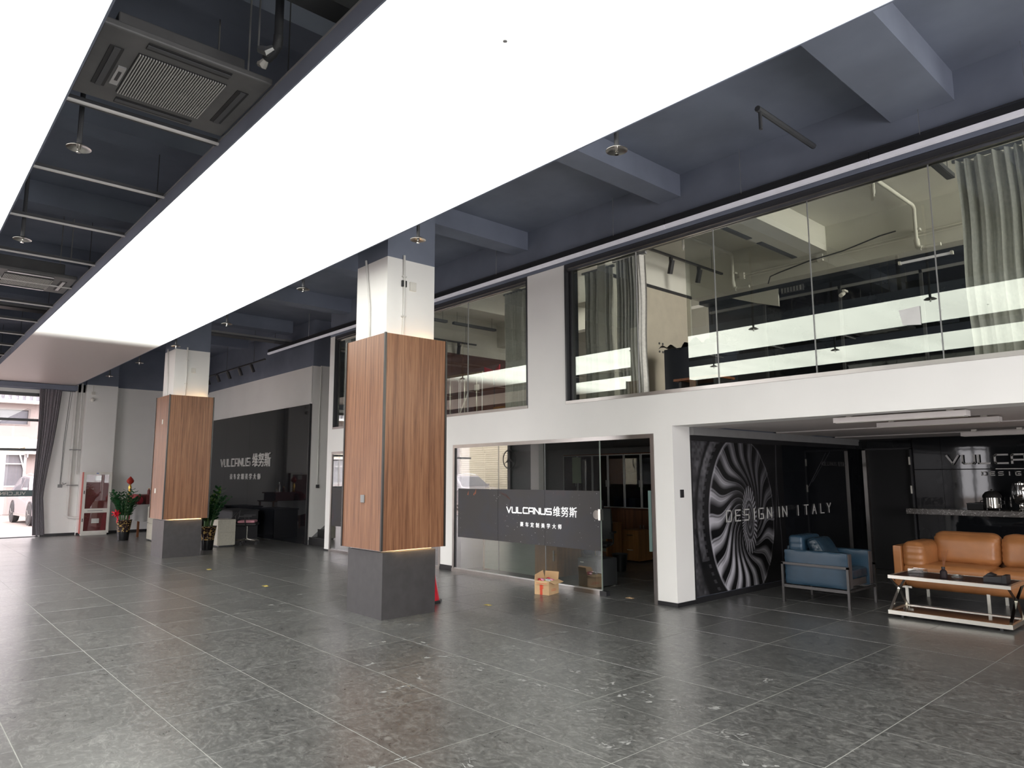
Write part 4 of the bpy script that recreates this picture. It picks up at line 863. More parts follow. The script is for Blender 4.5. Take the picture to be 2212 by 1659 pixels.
def office_chair(x, y, rz, label, seat='black_plastic', grp='swivel office chairs', H=1.05, cush=None):
    o = thing('office_chair', (x, y, 0), label, 'chair', grp); K = Matrix.Translation((x, y, 0)) @ Matrix.Rotation(rz, 4, 'Z')
    def b(n_, mb, m_, par=o, **k): return build(n_, mb.move(K), m_, par, **k)
    b('seat', MB().box(-.24, .24, -.24, .24, .44, .51), M[seat], bevel=.03)
    bk = MB().grid(lambda u, v: ((u-.5)*(.46-.08*v), .22+.05*math.sin(v*PI)*-1+.10*v, .55+(H-.55)*v), 8, 10)
    bk.grid(lambda u, v: ((u-.5)*(.46-.08*v), .25+.05*math.sin(v*PI)*-1+.10*v, .55+(H-.55)*v), 8, 10)
    b('backrest', bk, M['dark_grey'], smooth=True)
    b('back_frame', MB().tube([(-.22, .25, .56), (-.23, .21, .8), (-.19, .34, H), (.19, .34, H), (.23, .21, .8), (.22, .25, .56), (-.22, .25, .56)], .014, 6), M['black_plastic'])
    b('back_stem', MB().tube([(0, .05, .43), (0, .26, .46), (0, .26, .66)], .02, 6), M['black_plastic'])
    for s in (-1, 1): b('armrest', MB().tube([(s*.24, 0, .46), (s*.29, 0, .50), (s*.29, .02, .66)], .014, 6).box(s*.29-.03, s*.29+.03, -.14, .14, .66, .69), M['black_plastic'])
    b('gas_lift', MB().tube([(0, 0, .10), (0, 0, .44)], .022, 10), M['chrome'])
    for k in range(5):
        a = 2*PI*k/5+.3; ex, ey = .30*math.cos(a), .30*math.sin(a)
        lg = b('base_leg', MB().bar((0, 0, .13), (ex, ey, .085), .04, .03), M['chrome'])
        b('castor', MB().lathe([(.028, ex-.018), (.028, ex+.018)], (ey, .028), 12, axis='x').tube([(ex, ey, .03), (ex, ey, .08)], .008, 5), M['black_plastic'], lg)
    if cush: b('cushion', MB().box(-.22, .22, -.2, .2, .515, .57), M[cush], bevel=.025)
    return o
office_chair(-7.95, 9.0, .5, 'black mesh office chair in the open office doorway')
office_chair(-8.6, 9.08, -2.6, 'black swivel chair with chrome base behind the office glass', H=.95)
office_chair(-9.9+.1, 9.0, 2.0, 'black swivel chair at the left inside the office', H=.95)
o = thing('computer_tower', (-7.1, 7.95, 0), 'black computer tower behind the lower office glass', 'computer')
build('case', B(-7.3, -6.92, 7.85, 8.3, .01, .40), M['dark_grey'], o, bevel=.008); build('front_panel', B(-7.28, -6.94, 7.84, 7.85, .03, .38), M['black_plastic'], o); build('badge', B(-7.24, -7.17, 7.835, 7.84, .34, .355), M['off_white'], o)
o = thing('waste_bin', (-7.75, 9.4+.1, 0), 'black mesh waste bin on the office floor by the doorway', 'bin')
o.location = (-7.9, 9.55, 0)
build('mesh_wall', MB().lathe([(.10, .0), (.13, .28), (.126, .28), (.097, .01)], (-7.9, 9.55), 20), M['black_plastic'], o, smooth=True); build('rim', MB().lathe([(.13, .275), (.138, .28), (.13, .29), (.125, .28)], (-7.9, 9.55), 20), M['dark_grey'], o)
o = thing('cable_bundle', (-8.45, 8.3, 0.1), 'looped black cables hanging under the office desk', 'cable')
for s in range(3): build('cable', MB().tube([(-8.55+.05*s, 8.35, .735), (-8.53+.05*s, 8.3, .35), (-8.45+.05*s, 8.28, .01), (-8.37+.03*s, 8.3, .25), (-8.35, 8.35, .735)], .006, 5), M['dark_grey'], o)
o = thing('monitor', (-8.9, 10.0, .76), 'dark computer monitor on the rear office desk', 'monitor'); build('screen', B(-9.15, -8.65, 10.0, 10.03, .86, 1.16), M['black_plastic'], o); build('stand', MB().box(-8.93, -8.87, 10.0, 10.04, .77, .88).box(-9.0, -8.8, 9.93, 10.1, .762, .772), M['dark_grey'], o)
o = thing('blue_bag', (-9.9, 11.0, 0), 'blue checked bag beside the office bookcase', 'bag'); build('bag_body', B(-10.0, -9.72, 10.9, 11.2, .0, 1.12), mat('blue_cloth', (.03, .06, .22), .8), o, bevel=.05); build('handle', MB().tube([(-9.95, 11.0, 1.1), (-9.86, 11.0, 1.2), (-9.77, 11.0, 1.1)], .012, 6), M['navy'], o)
# ================================================================== LOUNGE: wheel mural (a flat print, painted as a fine colour grid)
def mural():
    ny, nz = 520, 360; y0, y1, z0, z1 = 7.84, 10.25, .08, 2.06
    yy, zz = np.meshgrid(np.linspace(y0, y1, ny+1), np.linspace(z0, z1, nz+1))
    cy, cz, ry, rz = 9.06, 1.03, .86, 1.13
    u = (yy-cy)/ry; v = (zz-cz)/rz; hy, hz = .14/ry*1.0, -.03
    rr = np.hypot(u, v)
    hu = u-hy*(1-np.clip(rr, 0, 1)); hv = v-hz*(1-np.clip(rr, 0, 1)); r = np.hypot(hu, hv); th = np.arctan2(hv, hu)
    sm = lambda a, b, x: np.clip((x-a)/(b-a), 0, 1)**2*(3-2*np.clip((x-a)/(b-a), 0, 1))
    rs = np.random.RandomState(4)
    def noise(fy, fz, seed):
        q = np.random.RandomState(seed); g = q.rand(int(fz)+3, int(fy)+3)
        a = (yy-y0)/(y1-y0)*fy; b = (zz-z0)/(z1-z0)*fz; ia, ib = a.astype(int), b.astype(int); fa, fb = a-ia, b-ib
        fa, fb = fa*fa*(3-2*fa), fb*fb*(3-2*fb)
        return (g[ib, ia]*(1-fa)+g[ib, ia+1]*fa)*(1-fb)+(g[ib+1, ia]*(1-fa)+g[ib+1, ia+1]*fa)*fb
    n1 = noise(14, 12, 1); n2 = noise(60, 50, 2); n3 = noise(7, 6, 3)
    val = .010+.010*n2*n1
    # tyre tread at the left and tyre wall
    tr = np.hypot((yy-cy-.10)/1.12, (zz-cz)/1.32)
    band_ = sm(.985, 1.02, tr)*(1-sm(1.08, 1.12, tr))*(yy < cy)
    val += band_*(.05+.10*n2)*(zz > .5)*(.4+.8*n1)
    teeth = (np.sin(zz*62) > .1)*sm(.95, .98, tr)*(1-sm(.985, 1.02, tr))*(yy < cy)
    val += teeth*.035
    out_ = sm(1.12, 1.2, tr)*(yy < cy); val += out_*(.02+.10*n2*n1)
    # blades
    N = 20; ph = th - 1.35*np.power(np.clip(r, 0, 1.2), 1.0) + .22*np.sin(r*6.5+.6)
    s = (ph/(2*PI)*N) % 1.0; k = np.floor(ph/(2*PI)*N)
    inside = (rr < 1.0)
    edge = np.exp(-((s-.06)/.045)**2) + .75*np.exp(-((s-.34)/.03)**2)*(r > .5)
    face = sm(.10, .2, s)*(1-sm(.30, .72, s))
    lit = .12+.88*np.clip(.5+.5*np.cos(th+2.3), 0, 1)**1.6             # blades toward lower left catch more light
    blade = .34*edge*(.22+.9*lit)*(.6+.6*n3) + .62*face*lit*(.45+.8*n1)*sm(.35, .75, r) + .02*face
    blade *= sm(.22, .34, r)
    val = np.where(inside, .008+blade*(1-.85*sm(.45, 1.0, u)*(v > .1)*.6), val)
    rim = np.exp(-((rr-1.0)/.013)**2)*(u < .25)*.28 + np.exp(-((rr-.975)/.006)**2)*.10
    val += rim
    # hub
    h = np.hypot((yy-9.22)/.115, (zz-.985)/.27)
    gear = (np.sin(th*34) > 0)
    val = np.where((h < 1.75) & (h >= 1.15), .02+.30*gear*(.5+.5*np.sin(th*34))*(1-sm(1.5, 1.75, h)*.5), val)
    val = np.where((h < 1.15) & (h >= 1.0), .16, val)
    val = np.where(h < 1.0, .022+.02*n2, val)
    val += np.exp(-((h-.78)/.06)**2)*.13
    dh = np.hypot((yy-9.22)/.035, (zz-.985)/.11); val += np.exp(-((dh-1)/.18)**2)*.12
    # darker body work and reflections on the right
    right = sm(9.86, 10.02, yy)*(rr > 1.0)
    val = np.where(right > .5, .010+.035*np.exp(-((yy-(9.98+.07*(zz-.9)))/.012)**2)+.03*np.exp(-((yy-(10.08+.03*np.sin(zz*3)))/.014)**2), val)
    lr = (rr > 1) & (yy > cy) & (yy < 9.98); val = np.where(lr, .007+.01*n2, val)
    val = np.clip(val, 0, .55).astype(np.float32)
    X = -5.254
    verts = np.stack([np.full(yy.shape, X), yy, zz], -1).reshape(-1, 3)
    idx = np.arange((ny+1)*(nz+1)).reshape(nz+1, ny+1)
    fs = np.stack([idx[:-1, :-1], idx[:-1, 1:], idx[1:, 1:], idx[1:, :-1]], -1).reshape(-1, 4)
    me = bpy.data.meshes.new('wheel_print'); me.vertices.add(len(verts)); me.vertices.foreach_set('co', (verts-np.array([-5.25, 9, 0])).ravel())
    me.loops.add(fs.size); me.loops.foreach_set('vertex_index', fs.ravel()); me.polygons.add(len(fs)); me.polygons.foreach_set('loop_start', np.arange(0, fs.size, 4)); me.update()
    ca = me.color_attributes.new('print', 'FLOAT_COLOR', 'POINT')
    c = np.ones((len(verts), 4), np.float32); f_ = val.ravel(); c[:, 0] = f_*.97; c[:, 1] = f_*.95; c[:, 2] = f_*1.03
    ca.data.foreach_set('color', c.ravel())
    mt, nt, n, l, b = principled('wheel_print'); a = n.new('ShaderNodeVertexColor'); a.layer_name = 'print'; l.new(a.outputs[0], b.inputs['Base Color']); b.inputs['Roughness'].default_value = .22
    b.inputs['Specular IOR Level'].default_value = .35
    me.materials.append(mt)
    root = thing('mural', (-5.25, 9, 0), 'large black and silver alloy wheel mural print on the lounge side wall', 'wall print')
    o = bpy.data.objects.new('wheel_print', me); C.objects.link(o); o.parent = root
    build('backing_board', B(-5.265, -5.2555, 7.83, 10.25, .075, 2.07), M['matte_black'], root)
    build('frame_strip', B(-5.265, -5.25, 7.83, 12.98, 2.07, 2.13).box(-5.265, -5.25, 7.826, 7.84, .07, 2.07), M['black_base'], root)
    return root
mu = mural()
lp = thing('wall_panel', (-5.26, 11.6, 0), 'glossy black glass panels beyond the wheel mural', 'wall panel')
for a, b in ((10.253, 11.5), (11.504, 12.98)): build('glass_panel', B(-5.265, -5.252, a, b, .07, 2.07), M['gloss_black'], lp)
build('car_line_print', MB().bar((-5.2505, 11.05, 1.42), (-5.2505, 11.75, 1.98), .002, .012).bar((-5.2505, 11.2, 1.50), (-5.2505, 11.9, 2.0), .002, .008), M['dark_grey'], lp)
s_ = thing('wall_sign', (-5.25, 10.2, 1), 'spaced white lettering across the wheel mural and black panels', 'sign')
txt = 'DESIGN IN ITALY'; yp = [8.60, 8.83, 9.06, 9.30, 9.46, 9.70, None, 10.02, 10.16, None, 10.62, 10.86, 11.13, 11.42, 11.66]
for ch, y in zip(txt, yp):
    if y is None: continue
    mb = MB(); glyph(mb, 'a' if ch == 'A' else ch, 0, 0, .125 if ch != 'I' else .06, .145, .017, on_x(-5.245, y-(.0), .985+(y-8.6)*.006), .008); build('letter', mb, M['letter_steel'], s_)
s_ = thing('wall_sign', (-5.25, 11.9, 1.8), 'small dim company name high on the black lounge panel', 'sign')
for i, ch in enumerate('VULCANUS'):
    mb = MB(); glyph(mb, ch, i*.075, 0, .055, .055, .010, on_x(-5.251, 11.55, 1.77), .004); build('letter', mb, M['ghost'], s_)
for i, ch in enumerate(NAME_CJK): cjk(ch, .085, .004, (lambda u, v, d, i=i: (-5.251+d, 12.18+i*.09+u, 1.765+v)), M['ghost'], s_)
tag(build('light_switch', B(-5.262, -5.247, 7.57, 7.64, 1.33, 1.43), M['black_plastic'], bevel=.003), 'small dark wall switch on the white pillar beside the mural', 'switch')
# back wall of the lounge
dz = structE('door_1', (-4.7, 12.98, 0), 'dark open doorway with bronze jambs in the lounge back wall', 'door')
build('door_jamb', B(-5.13, -5.07, 12.90, 13.02, 0, 2.06), M['steel'], dz)
build('door_jamb', B(-4.36, -4.33, 12.90, 13.02, 0, 2.06), M['frame_dark'], dz)
build('door_head', B(-5.13, -4.33, 12.90, 13.02, 2.04, 2.07), M['frame_dark'], dz)
build('dark_doorway_sheet', B(-5.07, -4.36, 13.0, 13.02, .01, 2.04), M['matte_black'], dz)  # black sheet filling the open doorway in place of its darkness
for z in (1.78, 1.30): build('door_hinge', B(-4.375, -4.35, 12.885, 12.90, z, z+.13), M['chrome_b'], dz)
bp_ = thing('wall_panel', (-2, 12.95, 0), 'glossy black glass wall panels behind the lounge counter', 'wall panel')
build('glass_panel', B(-5.25, -5.14, 12.97, 13.0, 0, 2.2), M['gloss_black'], bp_)
build('glass_panel', B(-5.07, -4.35, 12.97, 13.0, 2.08, 2.2), M['gloss_black'], bp_)
for a, b in ((-4.32, -3.9), (-3.896, -2.4), (-2.396, -.9), (-.896, .6), (.604, 2.1), (2.104, 5.0)):
    for c_, d_ in ((0.0, 1.69), (1.705, 2.22)): build('glass_panel', B(a, b, 12.955, 13.0, c_, d_), M['gloss_black2'], bp_)
s_ = thing('wall_sign', (-2.9, 12.95, 1.8), 'large raised steel company lettering on the lounge back wall, cut by the frame', 'sign')
for i, ch in enumerate('VULCANUS'):
    mb = MB(); glyph(mb, ch, i*.222, 0, .165, .13, .026, on_y(-3.81, 12.93, 1.785), .02); build('letter', mb, M['letter_steel'], s_)
for i, ch in enumerate('DESIGN IN ITALY'):
    if ch == ' ': continue
    mb = MB(); glyph(mb, ch, i*.112, 0, .06, .052, .012, on_y(-3.34, 12.935, 1.60), .012); build('letter', mb, M['letter_steel'], s_)
build('line_bar', B(-3.15, -1.4, 12.93, 12.95, 1.693, 1.703), M['steel'], s_)
# counter
o = thing('counter', (-2.2, 12.7, 0), 'grey marble shelf counter along the black lounge back wall', 'counter')
build('marble_top', B(-4.32, 1.5, 12.45, 12.955, .985, 1.072), M['marble'], o, bevel=.004)
build('base_cabinet', B(-3.9, 1.4, 12.6, 12.95, 0, .985), M['gloss_black2'], o)
o = thing('drinks_urn', (-3.17, 12.68, 1.072), 'polished steel drinks urn with domed lid on the marble counter', 'urn')
o.location = (-3.17, 12.68, 1.072)
build('body', MB().lathe([(.10, 1.10), (.12, 1.11), (.12, 1.26), (.125, 1.265)], (-3.17, 12.68), 24), M['chrome'], o, smooth=True)
build('lid', MB().lathe([(.128, 1.265), (.12, 1.30), (.085, 1.345), (.03, 1.365), (.001, 1.367)], (-3.17, 12.68), 24), M['dark_steel'], o, smooth=True)
build('knob', MB().lathe([(.008, 1.367), (.018, 1.385), (.001, 1.395)], (-3.17, 12.68), 10), M['chrome'], o, smooth=True)
for s in (-1, 1): build('handle', MB().tube([(-3.17+s*.12, 12.68, 1.16), (-3.17+s*.155, 12.68, 1.17), (-3.17+s*.155, 12.68, 1.21), (-3.17+s*.12, 12.68, 1.22)], .007, 6), M['black_plastic'], o)
build('tap', MB().tube([(-3.17, 12.56, 1.13), (-3.17, 12.52, 1.13), (-3.17, 12.51, 1.10)], .01, 6), M['chrome'], o)
for s in (-1, 1): build('foot', MB().tube([(-3.17+s*.08, 12.68, 1.073), (-3.17+s*.08, 12.68, 1.11)], .012, 6), M['black_plastic'], o)
o = thing('glass_dispenser', (-2.80, 12.68, 1.072), 'round glass jar dispenser with steel lid beside the urn', 'jar')
build('glass_bowl', MB().lathe([(.03, 1.16), (.08, 1.19), (.115, 1.27), (.12, 1.36), (.10, 1.46)], (-2.80, 12.68), 24), M['crystal'], o, smooth=True)
build('lid', MB().lathe([(.10, 1.46), (.10, 1.48), (.02, 1.50), (.001, 1.505)], (-2.80, 12.68), 20), M['chrome'], o, smooth=True)
build('stand', MB().lathe([(.09, 1.073), (.06, 1.09), (.035, 1.12), (.035, 1.165)], (-2.80, 12.68), 20), M['chrome'], o, smooth=True)
o = thing('black_tray_box', (-3.39, 12.72, 1.072), 'low black box on the counter left of the urn', 'box')
build('box_body', B(-3.50, -3.28, 12.62, 12.85, 1.073, 1.16), M['matte_black'], o, bevel=.004); build('lid', B(-3.505, -3.275, 12.615, 12.855, 1.16, 1.172), M['black_plastic'], o)
# ceiling lamps in the lounge
def box_lamp(x0, x1, y, z, label):
    o = thing('ceiling_lamp', ((x0+x1)/2, y, z), label, 'ceiling lamp', 'box lamps under the lounge ceiling')
    build('housing', B(x0, x1, y-.07, y+.07, z, z+.055), M['lounge_white'], o, bevel=.003)
    build('diffuser', B(x0+.02, x1-.02, y-.055, y+.055, z-.004, z), M['off_white'], o)
    for x in (x0+.15, x1-.15): build('mount', B(x-.03, x+.03, y-.02, y+.02, z+.055, z+.09), M['off_white'], o)
box_lamp(-3.32, -2.06, 7.72, 2.165, 'long white box lamp under the lounge ceiling, nearest the front')
box_lamp(-3.35, -2.10, 8.98, 2.175, 'long white box lamp under the lounge ceiling, second from the front')
box_lamp(-3.13, -2.30, 11.35, 2.145, 'long white box lamp under the lounge ceiling, nearest the back wall')

# ================================================================== FURNITURE
def cushion(x0, x1, y0, y1, z0, z1, e=3.2, puff=.0, n=22, wr=0.0, seed=0, wf=None):
    """rounded padded block: a superellipsoid with optional creases"""
    cx, cy, cz = (x0+x1)/2, (y0+y1)/2, (z0+z1)/2; hx, hy, hz = (x1-x0)/2, (y1-y0)/2, (z1-z0)/2
    mb = MB(); bm = bmesh.new(); bmesh.ops.create_cube(bm, size=2); bmesh.ops.subdivide_edges(bm, edges=bm.edges, cuts=n, use_grid_fill=True)
    r_ = random.Random(seed); P_ = [(r_.uniform(4, 9), r_.uniform(0, 6)) for _ in range(4)]
    m_ = max(hx, hy, hz)
    vs = []
    for v in bm.verts:
        p = v.co
        # rounding radius equal in every direction
        rad = min(hx, hy, hz)*min(1, 2.2/e)
        q = [max(-h+rad, min(h-rad, c*h)) for c, h in zip(p, (hx, hy, hz))]
        d = Vector([c*h-a for c, h, a in zip(p, (hx, hy, hz), q)])
        if d.length > 1e-6: d = d.normalized()*rad
        o = Vector(q)+d
        bul = puff*(1-abs(p.x)**2.5)*(1-abs(p.y)**2.5) if hz <= min(hx, hy) else (puff*(1-abs(p.x)**2.5)*(1-abs(p.z)**2.5) if hy <= hx else puff*(1-abs(p.y)**2.5)*(1-abs(p.z)**2.5))
        ax = 2 if hz <= min(hx, hy) else (1 if hy <= hx else 0)
        o[ax] += bul*(1 if p[ax] > 0 else -1)
        if wr:
            ed = max(abs(p[(ax+1) % 3]), abs(p[(ax+2) % 3]))**4
            w_ = wr*ed*math.sin(p[(ax+1) % 3]*P_[0][0]*3+P_[0][1])*math.sin(p[(ax+2) % 3]*P_[1][0]*2+P_[1][1])
            o += d.normalized()*w_ if d.length > 1e-6 else Vector((0, 0, 0))
        if wf: o = wf(o, p)
        vs.append((o.x+cx, o.y+cy, o.z+cz))
    mb.v = vs; mb.f = [tuple(v.index for v in f.verts) for f in bm.faces]; mb.mi = [0]*len(mb.f); bm.free(); return mb
# --- blue armchair, side towards the viewer, facing right
o = thing('armchair', (-4.15, 9.18, 0), 'blue leather armchair with a dark metal frame beside the wheel mural', 'armchair')
ya, yb = 8.80, 9.56
for y, nm in ((ya, 'near'), (yb, 'far')):
    s = -1 if nm == 'near' else 1
    fy = y+s*.012
    build('leg', B(-4.590, -4.562, fy-.014, fy+.014, 0, .50), M['dark_steel'], o)
    build('leg', B(-3.765, -3.737, fy-.014, fy+.014, 0, .50), M['dark_steel'], o)
    build('side_rail', B(-4.590, -3.737, fy-.014, fy+.014, .475, .503), M['dark_steel'], o)
    build('side_rail', B(-4.562, -3.765, fy-.012, fy+.012, .19, .225), M['dark_steel'], o)
build('cross_rail', B(-4.585, -4.56, ya, yb, .20, .225), M['dark_steel'], o)
build('cross_rail', B(-3.765, -3.74, ya, yb, .20, .225), M['dark_steel'], o)
def slab_arm(y0, y1, name='arm'):
    mb = cushion(-4.56, -3.76, y0, y1, .23, .66, 9, .008, 14, .003, 3)
    a = build(name, mb, M['blue'], o, smooth=True)
    build('arm_front', B(-3.775, -3.752, y0+.012, y1-.012, .24, .648), M['seat_dk'], a, bevel=.006)
slab_arm(ya+.015, ya+.135); slab_arm(yb-.135, yb-.015)
build('back', cushion(-4.585, -4.44, ya+.13, yb-.13, .25, .70, 7, .01, 14), M['blue_dk'], o, smooth=True)
tag(build('back_cushion', cushion(-4.54, -4.36, ya+.10, yb-.12, .50, .835, 5, .02, 16, .004, 5), M['blue'], o, smooth=True), None)
build('seat_base', B(-4.45, -3.79, ya+.14, yb-.14, .25, .34), M['seat_dk'], o, bevel=.01)
build('seat_cushion', cushion(-4.44, -3.77, ya+.14, yb-.14, .33, .46, 4, .015, 16, .003, 2), M['blue_dk'], o, smooth=True)
pl_ = cushion(-.17, .17, -.24, .24, -.06, .06, 2.2, .05, 14, .003, 8).move(Matrix.Translation((-4.20, 9.16, .66)) @ Matrix.Rotation(1.05, 4, 'Y'))
tag(build('throw_pillow', pl_, M['blue_dk']), 'dark blue leather pillow leaning inside the blue armchair', 'pillow')
# --- tan two seat sofa
o = thing('sofa', (-2.53, 10.2, 0), 'tan leather two-seat sofa with plump back cushions behind the chrome table', 'sofa')
SX0, SX1, SY0, SY1 = -3.575, -1.49, 9.74, 10.62
for x0, x1, s in ((SX0, SX0+.10, 1), (SX1-.10, SX1, -1)):
    build('arm_panel', cushion(x0, x1, SY0, SY1, .215, .715, 9, .004, 12), M['tan'], o, smooth=True)
    a0, a1 = (x1, x1+.25) if s > 0 else (x0-.25, x0)
    build('arm_cushion', cushion(a0, a1, SY0+.0, SY1-.2, .42, .775, 3.0, .02, 22, .007, 11+s), M['tan'], o, smooth=True)
build('seat_base', cushion(SX0+.10, SX1-.10, SY0+.02, SY1-.05, .20, .40, 3.2, .01, 16, .004, 4), M['tan'], o, smooth=True)
sx = (SX1-SX0-.2)/2
for k in range(2):
    build('seat_cushion', cushion(SX0+.10+k*sx, SX0+.10+(k+1)*sx, SY0, SY1-.25, .335, .50, 2.6, .012, 20, .005, 20+k), M['tan'], o, smooth=True)
for k in range(2):
    a = SX0+.30+k*.745
    def lean(p, q): return Vector((p.x, p.y+.16*(p.z+.2), p.z))
    build('back_cushion', cushion(a, a+.745, SY1-.42, SY1-.16, .47, .885, 2.6, .035, 26, .004, 30+k*3, lean), M['tan'], o, smooth=True)
build('back', cushion(SX0+.02, SX1-.02, SY1-.14, SY1, .22, .74, 6, .0, 12), M['tan'], o, smooth=True)
for x in (SX0+.12, (SX0+SX1)/2-.04, SX1-.12):
    for y in (SY0+.06, SY1-.08):
        build('leg', MB().box(x-.018, x+.018, y-.012, y+.012, .0, .22), M['chrome_b'], o)
for x in (SX0+.12, SX1-.12): build('foot_rail', B(x-.06, x+.06, SY0+.045, SY0+.07, .195, .22), M['chrome_b'], o)
# --- chrome coffee table
o = thing('coffee_table', (-2.7, 9.07, 0), 'low chrome coffee table with a dark patterned top and crossed end legs', 'table')
TX0, TX1, TA, TB, BA, BB = -3.30, -2.105, 8.79, 9.41, 8.735, 9.28
def ringframe(x0, x1, y0, y1, z0, z1, t):
    return MB().box(x0, x1, y0, y0+t, z0, z1).box(x0, x1, y1-t, y1, z0, z1).box(x0, x0+t, y0+t, y1-t, z0, z1).box(x1-t, x1, y0+t, y1-t, z0, z1)
build('top_frame', ringframe(TX0, TX1, TA, TB, .425, .462, .035), M['chrome_b'], o)
tt = build('table_top', B(TX0+.035, TX1-.035, TA+.035, TB-.035, .44, .458), M['bronze'], o)
pd = MB(); nx_, ny_ = 20, 9
for i in range(nx_):
    for j in range(ny_):
        if (i+j) % 2: continue
        cx_ = TX0+.07+(TX1-TX0-.14)*i/(nx_-1); cy_ = TA+.07+(TB-TA-.14)*j/(ny_-1)
        pd.add([(cx_-.016, cy_, .4584), (cx_, cy_-.009, .4588), (cx_+.016, cy_, .4584), (cx_, cy_+.009, .4588)], [(0,1,2,3)])
tag(build('inlay_pattern', pd, mat('silver_inlay', (.20, .17, .16), .25, metal=.7), tt), kind='stuff')
build('base_frame', ringframe(TX0, TX1-.0, BA, BB, .035, .078, .03), M['chrome_b'], o)
build('lower_shelf', B(TX0+.03, TX1-.03, BA+.03, BB-.03, .05, .07), M['base_glass'], o)
for x in (TX0+.022, TX1-.022):
    ym = (TA+TB+BA+BB)/4
    for a, b in (((x, TA+.02, .43), (x, ym-.01, .285)), ((x, TB-.02, .43), (x, ym+.01, .285)), ((x, ym-.01, .285), (x, BA+.02, .075)), ((x, ym+.01, .285), (x, BB-.02, .075))):
        build('leg', MB().bar(a, b, .030, .014), M['chrome'], o)
for x in (TX0+.12, TX1-.12):
    for y in (BA+.08, BB-.08): build('foot', MB().lathe([(.02, 0), (.02, .035)], (x, y), 12), M['black_plastic'], o)
o = thing('ashtray', (-3.13, 9.24, .458), 'thick square crystal ashtray on the left of the coffee table', 'ashtray')
build('glass_body', ringframe(-3.215, -3.045, 9.17, 9.32, .459, .505, .03).box(-3.185, -3.075, 9.2, 9.29, .459, .47), M['crystal'], o, bevel=.004)
build('facet_rim', ringframe(-3.212, -3.048, 9.173, 9.317, .503, .507, .012), M['chrome'], o)
o = thing('ashtray', (-2.60, 9.07, .458), 'small round crystal ashtray beside the reed diffuser', 'ashtray')
build('glass_body', MB().lathe([(.05, .459), (.06, .47), (.062, .498), (.048, .5), (.044, .475), (.001, .468)], (-2.66, 9.04), 12), M['crystal'], o)
o.name = 'ashtray'
o = thing('reed_diffuser', (-2.775, 8.98, .458), 'dark glass reed diffuser bottle with a few thin sticks on the coffee table', 'diffuser')
build('bottle', MB().lathe([(.036, .459), (.038, .465), (.036, .53), (.024, .548), (.016, .552), (.016, .57)], (-2.775, 8.98), 16), M['bronze'], o, smooth=True)
build('collar', MB().lathe([(.02, .562), (.02, .582), (.001, .583)], (-2.775, 8.98), 14), M['black_plastic'], o)
for k in range(4): build('reed', MB().tube([(-2.775, 8.98, .56), (-2.765+.018*k-.012, 8.98+.01*k, .76+.008*(k % 2))], .0025, 5), M['wood_r'], o)
o = thing('tissue_box', (-2.29, 9.08, .458), 'black slanted box on the right of the coffee table', 'box')
build('box_body', MB().prism([(-2.40, .459), (-2.23, .459), (-2.23, .525), (-2.40, .515)], 'y', 9.0, 9.16), M['black_plastic'], o)
build('box_end', B(-2.225, -2.185, 8.985, 9.15, .459, .54), M['matte_black'], o)
build('flap', MB().prism([(-2.40, .515), (-2.30, .528), (-2.36, .55)], 'y', 9.03, 9.15), M['matte_black'], o)

# ================================================================== OPEN CARTON, CONE, SCRAPS
o = thing('carton', (-7.1, 6.98, 0), 'open cardboard carton with a red printed mark in front of the office glass', 'box')
cx, cy = -7.10, 7.00; K = Matrix.Translation((cx, cy, 0)) @ Matrix.Rotation(math.radians(14), 4, 'Z')
def cb(n_, mb, m_, par=o, **k): return build(n_, mb.move(K), m_, par, **k)
W, D, H, t = .115, .13, .185, .006
cb('side_wall', B(-W, W, -D, -D+t, 0, H), M['card']); cb('side_wall', B(-W, W, D-t, D, 0, H), M['card'])
cb('side_wall', B(-W, -W+t, -D+t, D-t, 0, H), M['card']); cb('side_wall', B(W-t, W, -D+t, D-t, 0, H), M['card']); cb('bottom', B(-W+t, W-t, -D+t, D-t, 0, t), M['card_in'])
cb('flap', MB().bar((0, D, H), (0, D+.02, H+.10), .22, .005), M['card_in'])
cb('flap', MB().add([(-W, -D, H), (-W, D, H), (-W-.015, D-.02, H+.11), (-W-.015, -D+.03, H+.07), (-W+.004, -D, H), (-W+.004, D, H), (-W-.011, D-.02, H+.11), (-W-.011, -D+.03, H+.07)], [(0,1,2,3),(7,6,5,4),(0,4,5,1),(1,5,6,2),(2,6,7,3),(3,7,4,0)]), M['card'])
cb('flap', MB().add([(W, -D, H), (W, D, H), (W+.09, D-.02, H-.02), (W+.09, -D+.02, H-.03), (W, -D, H-.005), (W, D, H-.005), (W+.09, D-.02, H-.025), (W+.09, -D+.02, H-.035)], [(0,1,2,3),(7,6,5,4),(0,4,5,1),(1,5,6,2),(2,6,7,3),(3,7,4,0)]), M['card'])
cb('flap', MB().bar((0, -D, H), (0, -D-.012, H-.05), .20, .004), M['card'])
tp = cb('tape_strip', MB().box(-.028, .012, -D-.0015, -D, 0, H-.05), M['tape'])
for k in range(4): cb('red_mark', MB().add([(-.035+.002, -D-.003, .062+k*.018), (.03, -D-.003, .085+k*.018), (.03, -D-.003, .095+k*.018), (-.035+.002, -D-.003, .072+k*.018)], [(0,1,2,3)]), M['print_red'], tp)
cb('red_mark', MB().box(-.08, .09, -D-.0162, -D-.015, H-.035, H-.031), M['print_red'])
cb('red_mark', MB().box(W, W+.001, -.07, .06, .05, .055).box(W, W+.001, -.07, .05, .07, .074), M['print_red'])
rs_ = random.Random(5)
snack_cols = [('red_foil', (.65, .05, .08)), ('pink_foil', (.75, .30, .40)), ('green_foil', (.35, .55, .15)), ('silver_foil', (.6, .6, .6)), ('yellow_foil', (.75, .6, .15)), ('red_foil', (.65, .05, .08))]
